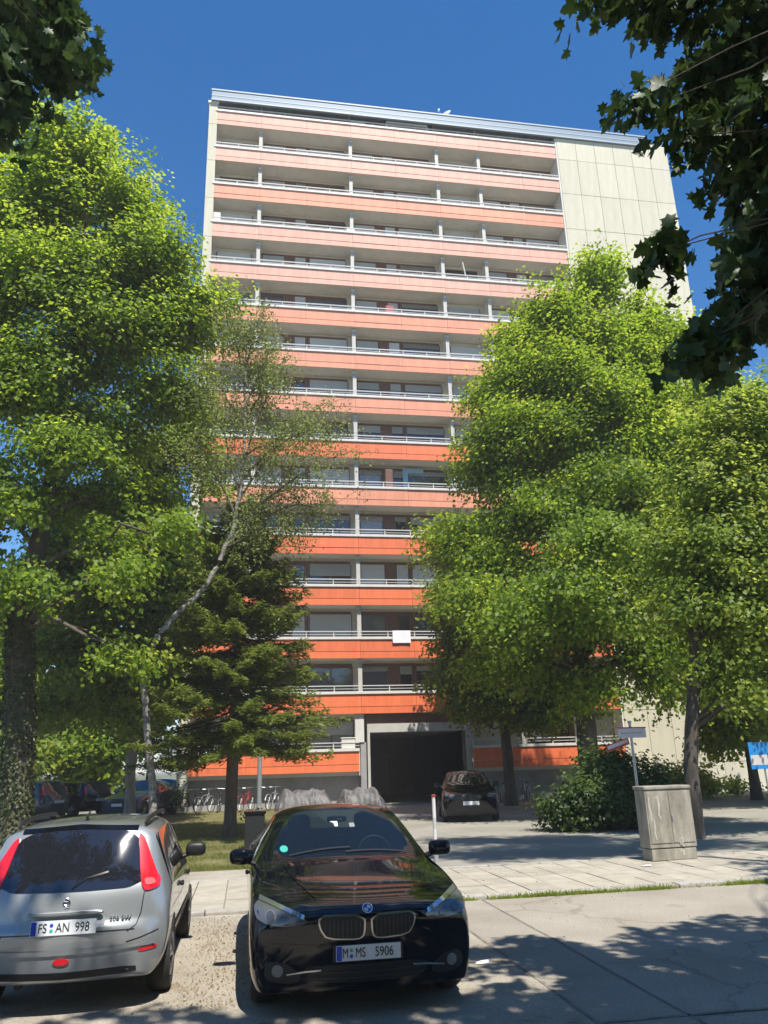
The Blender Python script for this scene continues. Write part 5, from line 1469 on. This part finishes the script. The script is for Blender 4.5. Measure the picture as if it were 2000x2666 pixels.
# ---------------------------------------------------------------- street furniture
cab = thing('utility_cabinet', 'weathered grey concrete utility cabinet with white graffiti marks on the pavement edge', 'cabinet', (7.93, 15.0, .05))
cab.rotation_euler = (0, 0, R(4))
MB().box(-.47, .47, -.17, .17, 0, .20).build('base', M['cabinet'], cab, world=False, bevel=.012)
MB().box(-.49, .49, -.18, .18, .215, 1.24).build('body', M['cabinet'], cab, world=False, bevel=.015)
MB().box(-.51, .51, -.20, .20, 1.245, 1.31).build('lid', M['cabinet'], cab, world=False, bevel=.02)
for x0 in (-.46, .008):
    d = MB().box(x0, x0 + .452, -.192, -.182, .30, 1.21).build('door', M['cabinet'], cab, world=False, bevel=.004)
MB().rbox((.03, -.20, .74), (.012, .015, .05)).build('handle', M['steel'], cab, world=False)
def stroke(name, pts, w, y, parent, m):
    """flat paint stroke on a front face at plane y"""
    vs, fs = [], []
    P_ = [Vector((p[0], 0, p[1])) for p in pts]
    for i, p in enumerate(P_):
        t = (P_[min(len(P_) - 1, i + 1)] - P_[max(0, i - 1)]).normalized(); nn = Vector((-t.z, 0, t.x))
        ww = w * (.6 + .5 * abs(noise.noise(Vector((i * .7, w * 30, 0)))))
        for s in (-1, 1):
            q = p + nn * s * ww; vs.append((q.x, y, q.z))
    for i in range(len(P_) - 1): fs.append((2 * i, 2 * i + 1, 2 * i + 3, 2 * i + 2))
    MB().add(vs, fs).build(name, m, parent, world=False)
M['spray'] = mat('spray_paint', (0.42, 0.40, 0.35), 0.8, var=.15, vscale=9)
stroke('graffiti', [(-.42, 1.12), (-.43, .95), (-.40, .82), (-.41, .70)], .018, -.1945, cab, M['spray'])
stroke('graffiti', [(-.30, 1.10), (-.24, 1.13), (-.22, .98), (-.24, .80), (-.20, .72)], .022, -.1945, cab, M['spray'])
stroke('graffiti', [(-.36, .74), (-.35, .62), (-.37, .48), (-.34, .36)], .014, -.1945, cab, M['spray'])
stroke('graffiti', [(.13, .36), (.20, .40), (.19, .30), (.14, .26), (.12, .31), (.21, .235)], .017, -.1945, cab, M['spray'])
stroke('graffiti', [(.12, .15), (.19, .17), (.20, .08)], .022, -.1725, cab, M['spray'])
stroke('graffiti', [(.43, 1.0), (.44, .8), (.42, .62)], .010, -.1945, cab, M['spray'])

sg = thing('street_name_sign', 'white street name sign on a thin grey pole behind the cabinet', 'street sign', (7.93, 16.0, .016))
MB().tube([(7.93, 16, 0), (7.93, 16, 2.58)], .028, 10).build('pole', M['steel'], sg)
MB().rbox((7.93, 16, 2.6), (.035, .035, .025)).build('pole_cap', M['steel'], sg)
pl_ = MB().box(7.62, 8.24, 15.94, 15.955, 2.28, 2.47).build('name_plate', M['sign_white'], sg, bevel=.003)
MB().box(7.61, 8.25, 15.937, 15.962, 2.471, 2.495).build('frame', M['sign_red'], pl_)
for (x0, x1) in ((7.68, 7.80), (7.82, 7.88), (7.90, 8.02), (8.04, 8.16)):
    MB().box(x0, x1, 15.9385, 15.9395, 2.365, 2.39).build('worn_print', M['greywall'], pl_)
sg2 = MB().box(-.34, .34, -.008, .008, -.07, .07).build('side_plate', M['sign_red'], sg, world=False, bevel=.003)
sg2.location = (-.30, .05, 2.13); sg2.rotation_euler = (0, R(-14), R(20))
MB().box(-.30, .30, -.0095, -.0085, -.02, .05).build('print_field', M['sign_white'], sg2, world=False)

bol = thing('barrier_post', 'thin white and rust brown barrier post at the driveway entrance', 'post', (3.78, 16.6, .016))
zz = .016
for i in range(6):
    MB().tube([(3.78, 16.6, zz), (3.78, 16.6, zz + .206)], .036 if i else .05, 12).build('band', (M['white'] if i % 3 else M['sign_white']) if i else M['greywall'], bol)
    zz += .2065
MB().rbox((3.78, 16.6, zz + .01), (.045, .045, .025)).build('cap', M['sign_red'], bol)

bsn = thing('blue_sign', 'blue sign with white band on a grey pole at right picture edge', 'sign', (18.35, 27.0, .012))
MB().tube([(18.35, 27, 0), (18.35, 27, 2.35)], .035, 10).build('pole', M['steel'], bsn)
bp2 = MB().box(17.80, 18.85, 26.94, 26.96, 1.36, 2.28).build('board', M['sign_blue'], bsn, bevel=.004)
MB().box(17.83, 18.82, 26.934, 26.9385, 1.50, 1.84).build('white_band', M['sign_white'], bp2)

lp = thing('lamp_post', 'grey steel post standing on the lawn before the left balcony', 'post', (.62, 36.6, .02))
MB().tube([(.62, 36.6, 0), (.62, 36.6, 2.9)], .10, 12).build('shaft', M['steel'], lp)
MB().tube([(.62, 36.6, 0), (.62, 36.6, .35)], .13, 12).build('foot', M['greywall'], lp)
MB().rbox((.62, 36.6, 2.95), (.16, .16, .1), .8).build('lamp_head', M['white'], lp, smooth=True)
bn = thing('litter_bin', 'black bin on the lawn beside the bonnet of the black saloon', 'bin', (.22, 21.0, .02))
MB().box(.02, .50, 20.8, 21.2, .02, .82).build('bin_body', M['plastic'], bn, bevel=.03)
MB().box(-.01, .53, 20.77, 21.23, .825, .90).build('lid', M['gloss_black'], bn, bevel=.025)

# bicycles
def bicycle(name, label, loc, rz, paint, lean, group):
    root = thing(name, label, 'bicycle', loc, rz, group)
    root.rotation_euler = (lean, 0, rz)
    for x in (-.52, .52):
        w = MB()
        for k in range(24):
            pass
        w.lathe([(.345, 0), (.338, .016), (.322, .016), (.315, 0), (.322, -.016), (.338, -.016), (.345, 0)], 24, 'y')
        wo = link('wheel', w.mesh('tyre', smooth=True), M['rubber'], root, (x, 0, .345))
        sp = MB()
        for k in range(9):
            a = math.pi * k / 9
            sp.tube([(-.31 * math.cos(a), 0, -.31 * math.sin(a)), (.31 * math.cos(a), 0, .31 * math.sin(a))], .003, 3, False)
        sp.lathe([(.02, -.04), (.02, .04)], 8, 'y')
        link('spokes', sp.mesh('spokes'), M['steel'], wo)
    f = MB()
    bb_, st, hd, rw, fw = (-.08, 0, .30), (-.22, 0, .80), (.33, 0, .86), (-.52, 0, .345), (.52, 0, .345)
    for a, b in ((bb_, st), (bb_, hd), ((-.20, 0, .74), (.34, 0, .80)), (rw, bb_), (rw, (-.20, 0, .74)), (hd, fw), (hd, (.30, 0, 1.0))):
        f.tube([a, b], .017, 6)
    f.build('frame', paint, root, world=False)
    hb = MB(); hb.tube([(.22, -.28, 1.03), (.31, -.16, 1.02), (.31, .16, 1.02), (.22, .28, 1.03)], .014, 6); hb.build('handlebar', M['steel'], root, world=False)
    sd = MB(); sd.rbox((-.25, 0, .88), (.13, .075, .035), .7); sd.build('saddle', M['plastic'], root, world=False, smooth=True)
    mg = MB()
    for x in (-.52, .52):
        mg.tube([(x + .37 * math.cos(a), 0, .345 + .37 * math.sin(a)) for a in [R(20 + 20 * i) for i in range(8)]], .02, 5)
    mg.build('mudguards', paint, root, world=False)
    return root
rb = random.Random(4)
BL_ = ['dark bicycle, leftmost of the row under the left balcony', 'silver bicycle, second from left under the left balcony', 'dark bicycle, third from left under the left balcony', 'blue bicycle in the row under the left balcony', 'red bicycle under the left balcony beside the fir trunk', 'dark bicycle right of the red one under the left balcony', 'silver bicycle at the right end of the row, beside the tarpaulin']
BR_ = ['blue bicycle nearest the passage on its right side', 'red bicycle right of the passage beside the blue one', 'dark bicycle right of the passage, left of the maple trunk', 'silver bicycle right of the passage behind the slim maple trunk', 'dark bicycle right of the slim maple trunk', 'silver bicycle at the right end of the right row, by the bush']
bp_l = ['bike_dark', 'bike_silver', 'bike_dark', 'bike_blue', 'bike_red', 'bike_dark', 'bike_silver']
for i in range(7):
    bicycle('bicycle', BL_[i], (-2.4 + i * .62, 39.2 + rb.uniform(-.2, .2), .02), R(75 + rb.uniform(-18, 18)), M[bp_l[i]], R(rb.uniform(-6, 6)), 'bicycles left of the passage')
for i in range(6):
    bicycle('bicycle', BR_[i], (10.3 + i * .6, 38.3 + rb.uniform(-.4, .3), .016), R(80 + rb.uniform(-22, 22)), M[['bike_blue', 'bike_red', 'bike_dark', 'bike_silver', 'bike_dark', 'bike_silver'][i]], R(rb.uniform(-6, 6)), 'bicycles right of the passage')

def tarp(label, x0, x1, y0, y1, h, seed):
    nx, ny = 70, 40
    vs, fs = [], []
    for j in range(ny + 1):
        for i in range(nx + 1):
            u, v = i / nx, j / ny
            x = x0 + (x1 - x0) * u; y = y0 + (y1 - y0) * v
            e = min(1, 6 * min(u, 1 - u)) ** .5 * max(0, 1 - abs(2 * v - 1) ** 2.4) ** .6
            bump = 1 + .05 * math.cos(x * 9.5 + seed) + .16 * noise.noise(Vector((x * 1.5, y * .7, seed))) + .10 * noise.noise(Vector((x * 5, y * 5, seed)))
            sag = .10 * abs(math.sin(x * 5.2 + 2.2 * noise.noise(Vector((x, y, seed))))) * (1 - e)
            fold = .035 * math.sin(19 * x + 4 * y + 6 * noise.noise(Vector((x, y * 2, seed)))) * (1 - e * .6)
            vs.append((x + .05 * noise.noise(Vector((x * 3, y * 3, 1))), y + fold, max(.02, h * e * bump - sag * e + .02)))
    for j in range(ny):
        for i in range(nx):
            q = j * (nx + 1) + i; fs.append((q, q + 1, q + nx + 2, q + nx + 1))
    me = bpy.data.meshes.new('tarpaulin'); me.from_pydata(vs, [], fs)
    for p in me.polygons: p.use_smooth = True
    return tag(link('tarpaulin', me, M['tarp']), label, 'tarpaulin', 'tarpaulins over bicycles')
tarp('grey tarpaulin draped over bicycles left of the passage, the wider one', 1.35, 4.0, 37.4, 39.2, .85, 2.2)
tarp('crumpled silver grey tarpaulin beside the passage jamb', 4.1, 6.35, 37.3, 38.9, .8, 7.7)

# small litter on the road
sc_ = MB()
for i in range(9):
    a = 2 * math.pi * i / 9
tag(MB().add([(2.27, 8.44, .012), (2.40, 8.42, .016), (2.42, 8.50, .03), (2.30, 8.52, .014), (2.35, 8.47, .035)], [(0, 1, 4), (1, 2, 4), (2, 3, 4), (3, 0, 4)]).build('paper_scrap', M['cloth']), 'crumpled pale paper scrap on the asphalt right of the black saloon', 'litter')
tag(MB().add([(6.92, 14.15, .062), (7.10, 14.12, .066), (7.13, 14.22, .08), (6.95, 14.24, .064), (7.02, 14.18, .085)], [(0, 1, 4), (1, 2, 4), (2, 3, 4), (3, 0, 4)]).build('paper_scrap', M['sign_white']), 'flattened pale wrapper on the pavement before the cabinet', 'litter')

# thin haze volume, added to imitate the veil of lens glare
hz = MB().box(-1520, 1520, -1520, 1520, -1.2, 46.0).build('haze', None)
tag(hz, 'thin haze added over street and building as glare veil', 'haze', kind='stuff')
hm = bpy.data.materials.new('added_haze'); hm.use_nodes = True
ht = hm.node_tree
ht.nodes.remove(ht.nodes['Principled BSDF'])
pv = ht.nodes.new('ShaderNodeVolumePrincipled')
pv.inputs['Color'].default_value = (1.0, 0.97, 0.93, 1)
pv.inputs['Density'].default_value = 0.0009
ht.links.new(pv.outputs[0], ht.nodes['Material Output'].inputs['Volume'])
hz.data.materials.append(hm)
